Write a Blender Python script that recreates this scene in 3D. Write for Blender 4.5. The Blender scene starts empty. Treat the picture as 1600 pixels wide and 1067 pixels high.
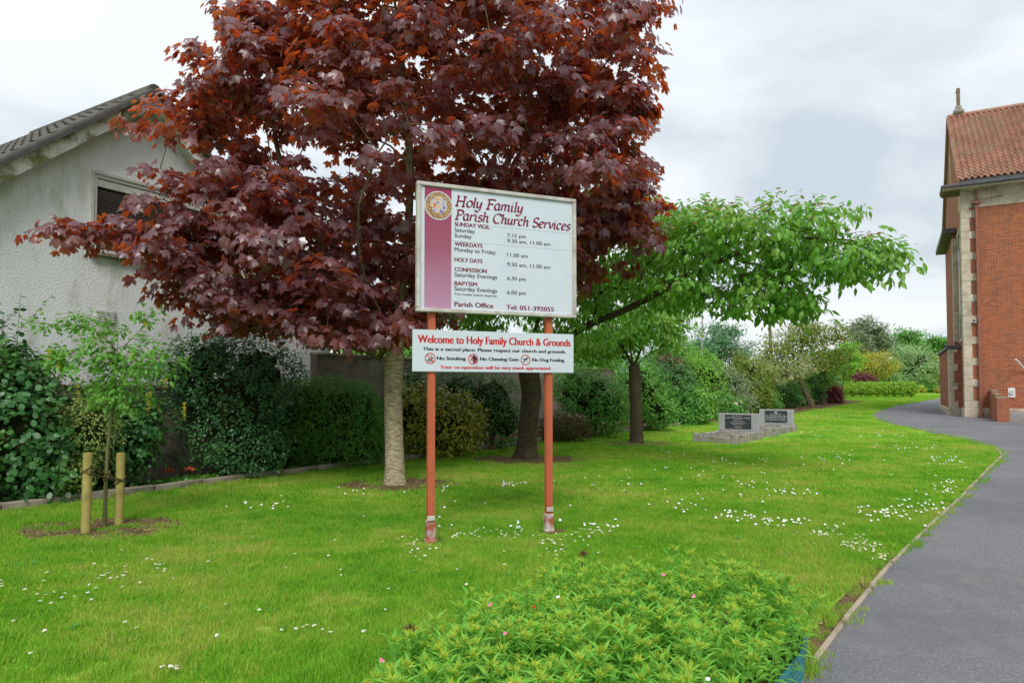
import bpy, bmesh, math, random
import numpy as np
from mathutils import Vector, Matrix
R = math.radians
rng = np.random.default_rng(7)
random.seed(7)
S = bpy.context.scene
COL = S.collection

# ------------------------------------------------------------------ camera
F = 1067.0; PITCH = R(2.0); SHIFT = 0.0214; CAMZ = 1.6
cd = bpy.data.cameras.new('camera'); cam = bpy.data.objects.new('camera', cd); COL.objects.link(cam)
cam.location = (0, 0, CAMZ); cam.rotation_euler = (R(90) + PITCH, 0, 0)
cd.sensor_width = 36; cd.lens = 24.0; cd.shift_y = SHIFT; cd.clip_start = 0.05; cd.clip_end = 3000
S.camera = cam
S.view_settings.view_transform = 'Standard'; S.view_settings.look = 'None'
S.view_settings.exposure = 0.82; S.view_settings.gamma = 1.0
# ------------------------------------------------------------------ sky
W = bpy.data.worlds.new('World'); S.world = W; W.use_nodes = True
SUN_EL, SUN_AZ = R(46), R(180)
def build_world():
    nt = W.node_tree; n = nt.nodes; l = nt.links; n.clear()
    out = n.new('ShaderNodeOutputWorld'); bg = n.new('ShaderNodeBackground'); l.new(bg.outputs[0], out.inputs[0])
    bg.inputs[1].default_value = 0.1
    sky = n.new('ShaderNodeTexSky'); sky.sky_type = 'NISHITA'; sky.sun_disc = False
    sky.sun_elevation = SUN_EL; sky.sun_rotation = SUN_AZ
    tc = n.new('ShaderNodeTexCoord')
    sep = n.new('ShaderNodeSeparateXYZ'); l.new(tc.outputs['Generated'], sep.inputs[0])
    # flatten the clouds towards the horizon: xy / (z + .25)
    ad = n.new('ShaderNodeMath'); ad.operation = 'MAXIMUM'; l.new(sep.outputs[2], ad.inputs[0]); ad.inputs[1].default_value = 0.0
    ad2 = n.new('ShaderNodeMath'); ad2.operation = 'ADD'; l.new(ad.outputs[0], ad2.inputs[0]); ad2.inputs[1].default_value = 0.22
    dv = n.new('ShaderNodeVectorMath'); dv.operation = 'SCALE'
    rc = n.new('ShaderNodeMath'); rc.operation = 'DIVIDE'; rc.inputs[0].default_value = 1; l.new(ad2.outputs[0], rc.inputs[1])
    l.new(tc.outputs['Generated'], dv.inputs[0]); l.new(rc.outputs[0], dv.inputs['Scale'])
    nz = n.new('ShaderNodeTexNoise'); nz.inputs['Scale'].default_value = 1.15; nz.inputs['Detail'].default_value = 5
    nz.inputs['Roughness'].default_value = 0.5; nz.inputs['Distortion'].default_value = 0.3
    mp = n.new('ShaderNodeMapping'); mp.inputs['Location'].default_value = (3.1, 1.9, 0.0)
    l.new(dv.outputs[0], mp.inputs[0]); l.new(mp.outputs[0], nz.inputs['Vector'])
    cr = n.new('ShaderNodeValToRGB'); e = cr.color_ramp.elements
    e[0].position = 0.38; e[0].color = (0.43, 0.48, 0.525, 1)
    e[1].position = 0.62; e[1].color = (0.68, 0.70, 0.71, 1)
    m = cr.color_ramp.elements.new(0.5); m.color = (0.60, 0.635, 0.66, 1)
    l.new(nz.outputs[0], cr.inputs[0])
    sc = n.new('ShaderNodeVectorMath'); sc.operation = 'SCALE'; l.new(cr.outputs[0], sc.inputs[0])
    # an overcast sky is somewhat brighter overhead than at the horizon
    zg = n.new('ShaderNodeMath'); zg.operation = 'MULTIPLY_ADD'; l.new(ad.outputs[0], zg.inputs[0]); zg.inputs[1].default_value = 3.0; zg.inputs[2].default_value = 7.7
    l.new(zg.outputs[0], sc.inputs['Scale'])
    mx = n.new('ShaderNodeMix'); mx.data_type = 'RGBA'; mx.inputs[0].default_value = 0.93
    l.new(sky.outputs[0], mx.inputs[6]); l.new(sc.outputs[0], mx.inputs[7]); l.new(mx.outputs[2], bg.inputs[0])
build_world()
sd = bpy.data.lights.new('sun', 'SUN'); sun = bpy.data.objects.new('sun', sd); COL.objects.link(sun)
sd.energy = 1.5; sd.angle = R(25); sd.color = (1.0, 0.965, 0.92)
# sky texture: rotation measured from +Y clockwise seen from above
_d = Vector((math.sin(SUN_AZ) * math.cos(SUN_EL), math.cos(SUN_AZ) * math.cos(SUN_EL), math.sin(SUN_EL)))
sun.rotation_euler = _d.to_track_quat('Z', 'Y').to_euler()

# ------------------------------------------------------------------ measuring helpers
def g(y):                                        # height of the ground, rising gently away from the road
    y = np.asarray(y, float)
    t = np.clip(y - 15, 0, None)
    return 0.015 * t - 0.000062 * np.clip(t - 45, 0, 120) ** 2
def gz(y): return float(g(y))
def ray(px, py):
    xc = (px - 800) / F; yc = -(py - 533.5 - SHIFT * 1600) / F
    c, s = math.cos(PITCH), math.sin(PITCH)
    return Vector((xc, c - yc * s, s + yc * c))
def P(px, py, d):
    r = ray(px, py); k = d / r.y
    return Vector((r.x * k, d, CAMZ + r.z * k))
def at(px, py, up=0.0):
    lo, hi = 1.0, 400.0
    r = ray(px, py)
    for _ in range(60):
        m = (lo + hi) / 2
        if CAMZ + r.z * m / r.y > gz(m) + up: lo = m
        else: hi = m
    return P(px, py, lo)
def atxy(px, py, up=0.0):
    p = at(px, py, up); return (p.x, p.y)

# ------------------------------------------------------------------ object helpers
def tag(o, label=None, cat=None, group=None, kind=None):
    if label: o['label'] = label
    if cat: o['category'] = cat
    if group: o['group'] = group
    if kind: o['kind'] = kind
    return o
def empty(name, loc=(0, 0, 0), rz=0, label=None, cat=None, group=None, scale=1):
    o = bpy.data.objects.new(name, None); COL.objects.link(o); o.location = loc
    o.rotation_euler = (0, 0, rz); o.empty_display_size = 0.2
    o.scale = (scale,) * 3
    return tag(o, label, cat, group)
def link(name, me, parent=None, m=None):
    if m is not None and len(me.materials) == 0:
        for q in (m if isinstance(m, (list, tuple)) else [m]): me.materials.append(q)
    o = bpy.data.objects.new(name, me); COL.objects.link(o)
    if parent is not None: o.parent = parent
    return o
def smooth(me, ang=None):
    me.polygons.foreach_set('use_smooth', [True] * len(me.polygons)); me.update()
    if ang is not None:
        try: me.set_sharp_from_angle(angle=ang)
        except Exception: pass
def mesh(name, v, f, m=None, parent=None, sm=False):
    me = bpy.data.meshes.new(name); me.from_pydata([tuple(map(float, q)) for q in v], [], f); me.update()
    if sm: smooth(me)
    return link(name, me, parent, m)
def bmo(name, bm, m=None, parent=None, sm=False, ang=None):
    me = bpy.data.meshes.new(name); bm.to_mesh(me); bm.free()
    if sm or ang: smooth(me, ang)
    return link(name, me, parent, m)
def bx(bm, c, s, rz=0, bev=0, mi=0, rot=None):
    r = bmesh.ops.create_cube(bm, size=1)
    vs = r['verts']
    M = Matrix.Translation(c) @ (rot if rot is not None else Matrix.Rotation(rz, 4, 'Z')) @ Matrix.Diagonal((s[0], s[1], s[2], 1))
    bmesh.ops.transform(bm, matrix=M, verts=vs)
    fs = {f for v in vs for f in v.link_faces}
    if bev:
        es = list({e for v in vs for e in v.link_edges})
        r2 = bmesh.ops.bevel(bm, geom=es, offset=bev, segments=1, affect='EDGES', clamp_overlap=True)
        fs = set(r2['faces']) | {f for f in fs if f.is_valid}
    for f in fs: f.material_index = mi
    return bm
def box(name, c, s, m, parent=None, rz=0, bev=0, rot=None):
    return bmo(name, bx(bmesh.new(), c, s, rz, bev, 0, rot), m, parent)
def tube_arrays(pts, rad, n=8, cap=True, off=0):
    pts = [Vector(p) for p in pts]; V = []; Fc = []
    ref = Vector((0.31, 0.9, 0.3))
    for i, p in enumerate(pts):
        t = (pts[min(i + 1, len(pts) - 1)] - pts[max(i - 1, 0)])
        if t.length < 1e-9: t = Vector((0, 0, 1))
        t.normalize()
        a = t.cross(ref)
        if a.length < 1e-3: a = t.cross(Vector((1, 0, 0)))
        a.normalize(); b = t.cross(a)
        ref = a.cross(t) * -1 if False else ref
        for k in range(n):
            th = 2 * math.pi * k / n
            V.append(p + (a * math.cos(th) + b * math.sin(th)) * rad[i])
    for i in range(len(pts) - 1):
        for k in range(n):
            k2 = (k + 1) % n
            Fc.append((off + i * n + k, off + i * n + k2, off + (i + 1) * n + k2, off + (i + 1) * n + k))
    if cap:
        Fc.append(tuple(off + k for k in reversed(range(n)))); Fc.append(tuple(off + (len(pts) - 1) * n + k for k in range(n)))
    return V, Fc
def tube(name, pts, rad, m, parent=None, n=8, sm=True):
    if not hasattr(rad, '__len__'): rad = [rad] * len(pts)
    v, f = tube_arrays(pts, rad, n); o = mesh(name, v, f, m, parent)
    if sm: smooth(o.data, R(50))
    return o
def fast_mesh(name, V, T, m, parent=None, tint=None, sm=False):
    """V (n,3) float, T (m,k) int same-size faces, tint (n,) 0..1"""
    me = bpy.data.meshes.new(name); k = T.shape[1]
    me.vertices.add(len(V)); me.vertices.foreach_set('co', np.ascontiguousarray(V, np.float32).ravel())
    me.loops.add(T.size); me.loops.foreach_set('vertex_index', np.ascontiguousarray(T, np.int32).ravel())
    me.polygons.add(len(T)); me.polygons.foreach_set('loop_start', np.arange(0, T.size, k, dtype=np.int32))
    me.polygons.foreach_set('loop_total', np.full(len(T), k, np.int32))
    if sm: me.polygons.foreach_set('use_smooth', np.ones(len(T), bool))
    me.update(calc_edges=True)
    if tint is not None:
        a = me.color_attributes.new('tint', 'FLOAT_COLOR', 'POINT')
        c = np.ones((len(V), 4), np.float32); c[:, 0] = tint; a.data.foreach_set('color', c.ravel())
    return link(name, me, parent, m)
def pip(x, y, poly):
    x = np.asarray(x, float); y = np.asarray(y, float); c = np.zeros(x.shape, bool)
    for i in range(len(poly)):
        x1, y1 = poly[i]; x2, y2 = poly[i - 1]
        q = ((y1 > y) != (y2 > y)) & (x < (x2 - x1) * (y - y1) / (y2 - y1 + 1e-12) + x1)
        c ^= q
    return c

# ------------------------------------------------------------------ materials
def nodes(name):
    m = bpy.data.materials.new(name); m.use_nodes = True; nt = m.node_tree; nt.nodes.clear()
    return m, nt, nt.nodes, nt.links
def N(nt, t, **kw):
    n = nt.nodes.new(t)
    for k, v in kw.items():
        if k.startswith('i_'):
            n.inputs[k[2:].replace('_', ' ')].default_value = v
        else: setattr(n, k, v)
    return n
def noise(nt, vec, scale, detail=3, rough=.55):
    n = N(nt, 'ShaderNodeTexNoise'); n.inputs['Scale'].default_value = scale; n.inputs['Detail'].default_value = detail
    n.inputs['Roughness'].default_value = rough
    if vec is not None: nt.links.new(vec, n.inputs['Vector'])
    return n.outputs[0]
def ramp(nt, fac, stops):
    r = N(nt, 'ShaderNodeValToRGB'); e = r.color_ramp.elements
    while len(e) < len(stops): e.new(0.5)
    for q, (p, c) in zip(e, stops):
        q.position = p; q.color = (c, c, c, 1) if not hasattr(c, '__len__') else (*c[:3], 1)
    nt.links.new(fac, r.inputs[0]); return r.outputs[0]
def mixc(nt, fac, a, b, mode='MIX'):
    x = N(nt, 'ShaderNodeMix', data_type='RGBA', blend_type=mode)
    for s, v in ((0, fac), (6, a), (7, b)):
        if isinstance(v, (int, float)): x.inputs[s].default_value = v if s == 0 else (v, v, v, 1)
        elif isinstance(v, tuple): x.inputs[s].default_value = (*v[:3], 1)
        else: nt.links.new(v, x.inputs[s])
    return x.outputs[2]
def math_(nt, op, a, b=0.0, clamp=False):
    x = N(nt, 'ShaderNodeMath', operation=op, use_clamp=clamp)
    for s, v in ((0, a), (1, b)):
        if isinstance(v, (int, float)): x.inputs[s].default_value = v
        else: nt.links.new(v, x.inputs[s])
    return x.outputs[0]
def finish(nt, col, rough=.7, bump=None, bs=.3, bd=.01, spec=.3, metal=0, coat=0):
    p = N(nt, 'ShaderNodeBsdfPrincipled')
    if isinstance(col, tuple): p.inputs['Base Color'].default_value = (*col[:3], 1)
    else: nt.links.new(col, p.inputs['Base Color'])
    if isinstance(rough, (int, float)): p.inputs['Roughness'].default_value = rough
    else: nt.links.new(rough, p.inputs['Roughness'])
    p.inputs['Specular IOR Level'].default_value = spec; p.inputs['Metallic'].default_value = metal
    if bump is not None:
        b = N(nt, 'ShaderNodeBump'); b.inputs['Strength'].default_value = bs; b.inputs['Distance'].default_value = bd
        nt.links.new(bump, b.inputs['Height']); nt.links.new(b.outputs[0], p.inputs['Normal'])
    o = N(nt, 'ShaderNodeOutputMaterial'); nt.links.new(p.outputs[0], o.inputs[0]); return p
def pmat(name, c1, c2=None, scale=4, rough=.75, bs=.3, bscale=40, bd=.01, spec=.3, metal=0, lo=.35, hi=.65, stain=None):
    m, nt, n, l = nodes(name); tc = N(nt, 'ShaderNodeTexCoord').outputs['Object']
    c2 = c2 or tuple(v * .8 for v in c1)
    col = ramp(nt, noise(nt, tc, scale, 5, .6), [(lo, c1), (hi, c2)])
    if stain:
        sc, ss, a, b = stain
        col = mixc(nt, ramp(nt, noise(nt, tc, ss, 6, .65), [(a, 0.0), (b, 1.0)]), col, sc)
    finish(nt, col, rough, noise(nt, tc, bscale, 4, .6), bs, bd, spec, metal); return m
def leafmat(name, c1, c2, trans, tf=.4, rough=.45, spec=.4, c3=None, nscale=.6):
    """c1..c2 spread leaf by leaf, c3 in drifts through the crown (young growth)"""
    m, nt, n, l = nodes(name)
    at_ = N(nt, 'ShaderNodeAttribute', attribute_name='tint'); sp = N(nt, 'ShaderNodeSeparateColor'); l.new(at_.outputs['Color'], sp.inputs[0])
    oi = N(nt, 'ShaderNodeObjectInfo')
    t = math_(nt, 'ADD', sp.outputs[0], math_(nt, 'MULTIPLY', math_(nt, 'SUBTRACT', 1.0, sp.outputs[1]), oi.outputs['Random']))
    col = mixc(nt, t, c1, c2)
    if c3:
        geo = N(nt, 'ShaderNodeNewGeometry')
        f = ramp(nt, noise(nt, geo.outputs['Position'], nscale, 4, .6), [(.5, 0.0), (.68, 1.0)])
        col = mixc(nt, f, col, c3)
    tc_ = N(nt, 'ShaderNodeTexCoord')
    p = N(nt, 'ShaderNodeBsdfPrincipled'); l.new(col, p.inputs['Base Color']); p.inputs['Roughness'].default_value = rough
    p.inputs['Specular IOR Level'].default_value = spec
    tr = N(nt, 'ShaderNodeBsdfTranslucent')
    if trans is None: l.new(mixc(nt, 1.0, col, (1.6, 1.7, .6), 'MULTIPLY'), tr.inputs[0])
    elif isinstance(trans[0], tuple): l.new(mixc(nt, t, trans[0], trans[1]), tr.inputs[0])
    else: tr.inputs[0].default_value = (*trans, 1)
    mx = N(nt, 'ShaderNodeMixShader'); mx.inputs[0].default_value = tf
    l.new(p.outputs[0], mx.inputs[1]); l.new(tr.outputs[0], mx.inputs[2])
    o = N(nt, 'ShaderNodeOutputMaterial'); l.new(mx.outputs[0], o.inputs[0]); return m

def patch_factor(nt):                            # where the turf is dry or lush, in world metres
    geo = N(nt, 'ShaderNodeNewGeometry'); pos = geo.outputs['Position']
    a = noise(nt, pos, .55, 4, .6); b = noise(nt, pos, 2.6, 3, .6)
    return math_(nt, 'ADD', math_(nt, 'MULTIPLY', a, .65), math_(nt, 'MULTIPLY', b, .35)), pos
GREENS = [(.34, (.105, .31, .022)), (.45, (.19, .44, .030)), (.55, (.28, .49, .045)), (.64, (.46, .47, .12))]
def lawn_mat():
    m, nt, n, l = nodes('turf'); f, pos = patch_factor(nt)
    col = ramp(nt, f, GREENS)
    col = mixc(nt, ramp(nt, noise(nt, pos, 30, 3, .7), [(.35, 0.0), (.7, .55)]), col, (.10, .17, .015))
    finish(nt, col, .9, noise(nt, pos, 60, 3, .7), .6, .03, .1); return m
def blade_mat():
    m, nt, n, l = nodes('grass_blades'); f, pos = patch_factor(nt)
    at_ = N(nt, 'ShaderNodeAttribute', attribute_name='tint')
    sp = N(nt, 'ShaderNodeSeparateColor'); l.new(at_.outputs['Color'], sp.inputs[0])
    f2 = math_(nt, 'ADD', f, math_(nt, 'MULTIPLY', math_(nt, 'SUBTRACT', sp.outputs[0], .5), .26))
    col = ramp(nt, f2, GREENS)
    p = N(nt, 'ShaderNodeBsdfPrincipled'); l.new(col, p.inputs['Base Color']); p.inputs['Roughness'].default_value = .6
    p.inputs['Specular IOR Level'].default_value = .12
    tr = N(nt, 'ShaderNodeBsdfTranslucent'); l.new(mixc(nt, 1.0, col, (1.25, 1.15, .8), 'MULTIPLY'), tr.inputs[0])
    mx = N(nt, 'ShaderNodeMixShader'); mx.inputs[0].default_value = .35
    l.new(p.outputs[0], mx.inputs[1]); l.new(tr.outputs[0], mx.inputs[2])
    o = N(nt, 'ShaderNodeOutputMaterial'); l.new(mx.outputs[0], o.inputs[0]); return m
def asphalt_mat():
    m, nt, n, l = nodes('asphalt'); tc = N(nt, 'ShaderNodeTexCoord').outputs['Object']
    v = N(nt, 'ShaderNodeTexVoronoi'); v.inputs['Scale'].default_value = 110; l.new(tc, v.inputs['Vector'])
    col = ramp(nt, v.outputs['Color'], [(.1, (.115, .118, .13)), (.6, (.165, .165, .18)), (.95, (.27, .27, .275))])
    big = noise(nt, tc, .5, 5, .6)
    col = mixc(nt, ramp(nt, big, [(.40, 0.0), (.62, .75)]), col, (.115, .118, .13))
    col = mixc(nt, ramp(nt, noise(nt, tc, 2.3, 7, .75), [(.5, 0.0), (.7, .5)]), col, (.20, .20, .205))
    col = mixc(nt, ramp(nt, noise(nt, tc, 1.7, 6, .7), [(.52, 0.0), (.72, .5)]), col, (.23, .21, .18))
    finish(nt, col, .85, v.outputs['Distance'], .5, .006, .3); return m
def brick_mat(name='red_brick', c1=(.40, .098, .032), c2=(.19, .045, .024), mortar=(.38, .30, .22), bw=.225, rh=.075, swap=True):
    m, nt, n, l = nodes(name); tc = N(nt, 'ShaderNodeTexCoord').outputs['Object']
    s = N(nt, 'ShaderNodeSeparateXYZ'); l.new(tc, s.inputs[0]); c = N(nt, 'ShaderNodeCombineXYZ')
    l.new(math_(nt, 'ADD', s.outputs[0], s.outputs[1]), c.inputs[0]); l.new(s.outputs[2], c.inputs[1])
    b = N(nt, 'ShaderNodeTexBrick', offset=.5)
    b.inputs['Scale'].default_value = 1; b.inputs['Brick Width'].default_value = bw; b.inputs['Row Height'].default_value = rh
    b.inputs['Mortar Size'].default_value = .008; b.inputs['Mortar Smooth'].default_value = .2; b.inputs['Bias'].default_value = -.1
    b.inputs['Color1'].default_value = (*c1, 1); b.inputs['Color2'].default_value = (*c2, 1); b.inputs['Mortar'].default_value = (*mortar, 1)
    l.new(c.outputs[0], b.inputs['Vector'])
    col = mixc(nt, ramp(nt, noise(nt, tc, .6, 4, .6), [(.35, 0.0), (.7, .35)]), b.outputs[0], (.40, .13, .05))
    col = mixc(nt, ramp(nt, noise(nt, tc, 9, 4, .7), [(.4, 0.0), (.75, .4)]), col, (.17, .06, .035))
    mp = N(nt, 'ShaderNodeMapping'); mp.inputs['Scale'].default_value = (2.2, 2.2, .25); l.new(tc, mp.inputs[0])
    col = mixc(nt, ramp(nt, noise(nt, mp.outputs[0], 1.2, 6, .7), [(.52, 0.0), (.7, .45)]), col, (.15, .085, .06))
    inv = math_(nt, 'SUBTRACT', 1.0, b.outputs['Fac'])
    finish(nt, col, .85, inv, .6, .008, .2); return m

M = {}
M['turf'] = lawn_mat(); M['blade'] = blade_mat(); M['asphalt'] = asphalt_mat(); M['brick'] = brick_mat()
M['soil'] = pmat('soil', (.075, .045, .026), (.15, .10, .055), 6, .95, .8, 30, .03, .1)
M['mulch'] = pmat('mulch', (.19, .135, .07), (.11, .075, .04), 9, .95, .9, 45, .03, .1, stain=((.17, .20, .04), 3, .5, .65))
M['chip'] = leafmat('wood_chips', (.34, .25, .13), (.17, .11, .06), (.2, .1, .04), .05, .8, .1)
M['concrete'] = pmat('weathered_concrete', (.33, .29, .23), (.19, .165, .125), 5, .9, .5, 60, .01, .2, stain=((.07, .085, .035), 3, .52, .7))
M['kerbstone'] = pmat('pale_edging', (.42, .35, .27), (.30, .25, .19), 7, .9, .4, 60, .01, .2, stain=((.12, .12, .05), 4, .55, .7))
M['blockwall'] = pmat('grey_block_wall', (.20, .165, .135), (.125, .105, .085), 2.2, .92, .5, 30, .012, .2, stain=((.27, .24, .21), 1.3, .52, .72))
M['render'] = None
M['whitewood'] = pmat('white_painted_wood', (.62, .62, .58), (.5, .5, .46), 5, .5, .1, 30, .004)
M['rooftile'] = pmat('dark_concrete_tile', (.06, .058, .056), (.095, .09, .085), 3, .85, .5, 40, .01, .25, stain=((.12, .115, .06), 2.2, .54, .72))
M['pantile'] = pmat('clay_pantile', (.44, .225, .155), (.29, .155, .11), 1.6, .75, .4, 30, .01, .3, stain=((.30, .26, .17), .9, .5, .72))
M['glass'] = pmat('window_glass', (.02, .022, .025), (.03, .03, .034), 2, .08, 0, 3, .001, .8)
M['blind'] = pmat('grey_blind', (.22, .19, .19), (.16, .14, .14), 3, .6, .1)
M['vent'] = pmat('white_plastic_vent', (.55, .55, .53), (.45, .45, .42), 8, .5, .1)
M['stone'] = pmat('limestone_quoin', (.56, .49, .38), (.40, .345, .26), 2.4, .85, .35, 40, .008, .2, stain=((.23, .20, .15), 1.8, .52, .75))
M['leadgutter'] = pmat('dark_gutter', (.055, .055, .06), (.09, .09, .095), 4, .5, .2)
M['pipe'] = pmat('oxide_painted_pipe', (.30, .12, .08), (.24, .09, .06), 5, .45, .15, 30)
M['granite'] = pmat('grey_granite', (.40, .41, .43), (.27, .28, .30), 60, .55, .1, 90, .002, .4, stain=((.30, .28, .24), 3, .5, .7))
M['oldgranite'] = pmat('weathered_grave_kerb', (.36, .335, .30), (.22, .20, .17), 7, .85, .4, 60, .006, .2, stain=((.12, .13, .06), 4, .54, .7))
M['blackgranite'] = pmat('black_granite', (.035, .042, .045), (.06, .07, .072), 5, .25, .05, 90, .002, .5)
M['letterwhite'] = pmat('white_inscription', (.65, .65, .62), None, 4, .6, 0)
M['gravel'] = pmat('grey_gravel', (.27, .26, .23), (.13, .12, .11), 45, .9, .9, 60, .02)
M['signwhite'] = pmat('white_sign_panel', (.56, .615, .66), (.52, .575, .625), 1.5, .35, .03, 20, .002, .4, stain=((.46, .50, .52), 5, .6, .85))
M['signgrid'] = pmat('panel_joint', (.36, .38, .40), None, 4, .5, 0)
M['signframe'] = pmat('weathered_sign_frame', (.53, .53, .49), (.40, .37, .33), 5, .6, .2, 40, .003, .3, stain=((.30, .25, .22), 7, .52, .7))
M['post'] = pmat('red_oxide_post', (.50, .125, .055), (.42, .10, .05), 3, .5, .15, 40, .003, .3, stain=((.30, .14, .09), 6, .58, .75))
M['sleeve'] = pmat('worn_post_sleeve', (.34, .09, .06), (.45, .40, .36), 9, .8, .5, 40, .006, .2, lo=.42, hi=.58)
M['maroon'] = pmat('maroon_lettering', (.20, .008, .045), None, 4, .5, 0)
M['greytext'] = pmat('grey_lettering', (.07, .065, .07), None, 4, .5, 0)
M['redtext'] = pmat('red_lettering', (.55, .02, .015), None, 4, .5, 0)
M['blacktext'] = pmat('black_lettering', (.02, .015, .02), None, 4, .5, 0)
M['stake'] = pmat('green_treated_timber', (.36, .31, .09), (.27, .22, .07), 8, .8, .4, 40, .006, .2, stain=((.17, .14, .06), 9, .56, .7))
M['shade_core'] = pmat('shaded_twig_core', (.05, .065, .022), (.025, .03, .012), 14, .95, 1, 22, .08, .05)  # twiggy brown-green, kept dark to paint the shade inside bushes
M['rope'] = pmat('green_brown_rope', (.16, .14, .05), (.09, .07, .03), 20, .9, .4, 80)
M['teal'] = pmat('teal_ribbed_plastic', (.012, .19, .20), (.02, .13, .15), 6, .4, .1, 40, .002, .5)
M['white'] = pmat('white_petal', (.85, .84, .84), None, 4, .6, 0)
M['yellow'] = pmat('yellow_centre', (.75, .50, .03), None, 4, .6, 0)
M['pink'] = pmat('pink_petal', (.72, .10, .28), (.80, .45, .55), 30, .6, 0)
M['redpetal'] = pmat('red_petal', (.55, .03, .01), None, 4, .6, 0)
M['seedhead'] = pmat('brown_seed_head', (.14, .055, .03), (.20, .09, .05), 30, .9, .3)
M['camwhite'] = pmat('white_casing', (.7, .7, .7), None, 4, .4, 0)
M['steel'] = pmat('galvanised_steel', (.42, .43, .44), (.34, .35, .36), 5, .45, .1, metal=.5)
M['oldpole'] = pmat('weathered_timber_pole', (.22, .17, .10), (.15, .11, .06), 5, .9, .3)
M['paving'] = pmat('grey_paving', (.30, .29, .28), (.24, .23, .22), 3, .9, .3)
M['yellowrag'] = pmat('faded_yellow_leaf', (.55, .38, .04), (.4, .25, .03), 8, .7, .2)
M['litter'] = pmat('pale_blue_wrapper', (.35, .5, .6), (.6, .65, .65), 30, .3, .2)
def render_mat():
    m, nt, n, l = nodes('pebbledash_render'); tc = N(nt, 'ShaderNodeTexCoord').outputs['Object']
    s = N(nt, 'ShaderNodeSeparateXYZ'); l.new(tc, s.inputs[0])
    mp = N(nt, 'ShaderNodeMapping'); mp.inputs['Scale'].default_value = (1.3, 1.3, .45); l.new(tc, mp.inputs[0])
    a = ramp(nt, noise(nt, mp.outputs[0], 1.1, 6, .7), [(.50, 0.0), (.64, 1.0)])
    col = ramp(nt, noise(nt, tc, .8, 4, .6), [(.35, (.78, .80, .80)), (.7, (.70, .73, .73))])
    col = mixc(nt, math_(nt, 'MULTIPLY', a, .6), col, (.36, .36, .26))
    b = noise(nt, tc, 34, 3, .6)
    finish(nt, col, .9, b, .8, .02, .15); return m
M['render'] = render_mat()
def barge_mat():
    m, nt, n, l = nodes('mossy_white_board'); tc = N(nt, 'ShaderNodeTexCoord').outputs['Object']
    a = ramp(nt, noise(nt, tc, 2.6, 7, .72), [(.44, 0.0), (.58, 1.0)])
    col = mixc(nt, a, (.74, .75, .71), (.22, .21, .10))
    finish(nt, col, .8, noise(nt, tc, 30, 4), .4, .01, .2); return m
M['barge'] = barge_mat()
def bark(name, c1, c2, wave=0, bands=None):
    m, nt, n, l = nodes(name); tc = N(nt, 'ShaderNodeTexCoord').outputs['Object']
    mp = N(nt, 'ShaderNodeMapping'); mp.inputs['Scale'].default_value = (1, 1, 6) if bands else (4, 4, .9); l.new(tc, mp.inputs[0])
    f = noise(nt, mp.outputs[0], 7, 6, .7)
    col = ramp(nt, f, [(.38, c1), (.60, c2)])
    col = mixc(nt, ramp(nt, noise(nt, tc, 2.2, 4, .6), [(.5, 0.0), (.7, .5)]), col, (.12, .14, .05))
    if bands: col = mixc(nt, ramp(nt, noise(nt, mp.outputs[0], 12, 3, .5), [(.56, 0.0), (.62, .8)]), col, bands)
    finish(nt, col, .9, f, .9, .03, .15); return m
M['maplebark'] = bark('pale_ridged_bark', (.21, .17, .10), (.50, .42, .28), bands=(.66, .59, .44))
M['maplelimb'] = bark('maple_limb_bark', (.07, .055, .03), (.19, .16, .09))
M['cherrybark'] = bark('dark_cherry_bark', (.045, .033, .022), (.12, .09, .055), bands=(.07, .05, .03))
M['greybark'] = bark('grey_brown_bark', (.055, .045, .03), (.17, .14, .09))
M['stem'] = pmat('green_stem', (.10, .13, .04), (.14, .11, .05), 12, .7, .2)
M['L_maple'] = leafmat('copper_maple_leaf', (.16, .088, .108), (.065, .034, .045), ((.92, .11, .02), (.75, .19, .03)), .37, .35, .85, c3=(.17, .07, .07), nscale=.8)
M['L_cherry'] = leafmat('cherry_leaf', (.10, .30, .03), (.18, .40, .055), (.26, .55, .04), .40, .42, .5, c3=(.26, .42, .07), nscale=1.3)
M['L_cherry_tip'] = leafmat('bronze_young_leaf', (.30, .19, .05), (.30, .26, .05), (.5, .35, .05), .4, .45, .4)
M['L_lab'] = leafmat('laburnum_leaf', (0.09, 0.27, 0.035), (0.16, 0.37, 0.06), (0.300, 0.600, 0.090), .35, .5, .3)
M['L_yel'] = leafmat('yellow_blossom', (.70, .52, .03), (.55, .50, .05), (.7, .5, .05), .3, .6, .2)
M['L_laurel'] = leafmat('laurel_leaf', (0.027, 0.112, 0.027), (0.053, 0.180, 0.038), (0.075, 0.240, 0.030), .15, .42, .5, c3=(0.105, 0.240, 0.030), nscale=1.4)
M['L_holly'] = leafmat('glossy_dark_leaf', (0.032, 0.120, 0.045), (0.064, 0.192, 0.056), (0.064, 0.224, 0.032), .15, .42, .5, c3=(0.096, 0.240, 0.064), nscale=1.2)
M['L_var'] = leafmat('variegated_leaf', (0.375, 0.450, 0.135), (0.180, 0.300, 0.075), (0.450, 0.525, 0.120), .3, .5, .3)
M['L_hedge'] = leafmat('clipped_privet_leaf', (.06, .20, .025), (.12, .30, .04), (.12, .34, .03), .28, .5, .3)
M['L_gold'] = leafmat('gold_spotted_leaf', (0.075, 0.165, 0.018), (0.480, 0.405, 0.030), (0.300, 0.300, 0.030), .25, .4, .4)
M['L_dark'] = leafmat('dark_shrub_leaf', (.04, .14, .03), (.075, .20, .04), (.07, .22, .03), .22, .45, .35)
M['L_mid'] = leafmat('mid_green_leaf', (0.075, 0.240, 0.038), (0.135, 0.360, 0.060), (0.180, 0.480, 0.045), .3, .45, .35, c3=(0.210, 0.405, 0.060))
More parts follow.
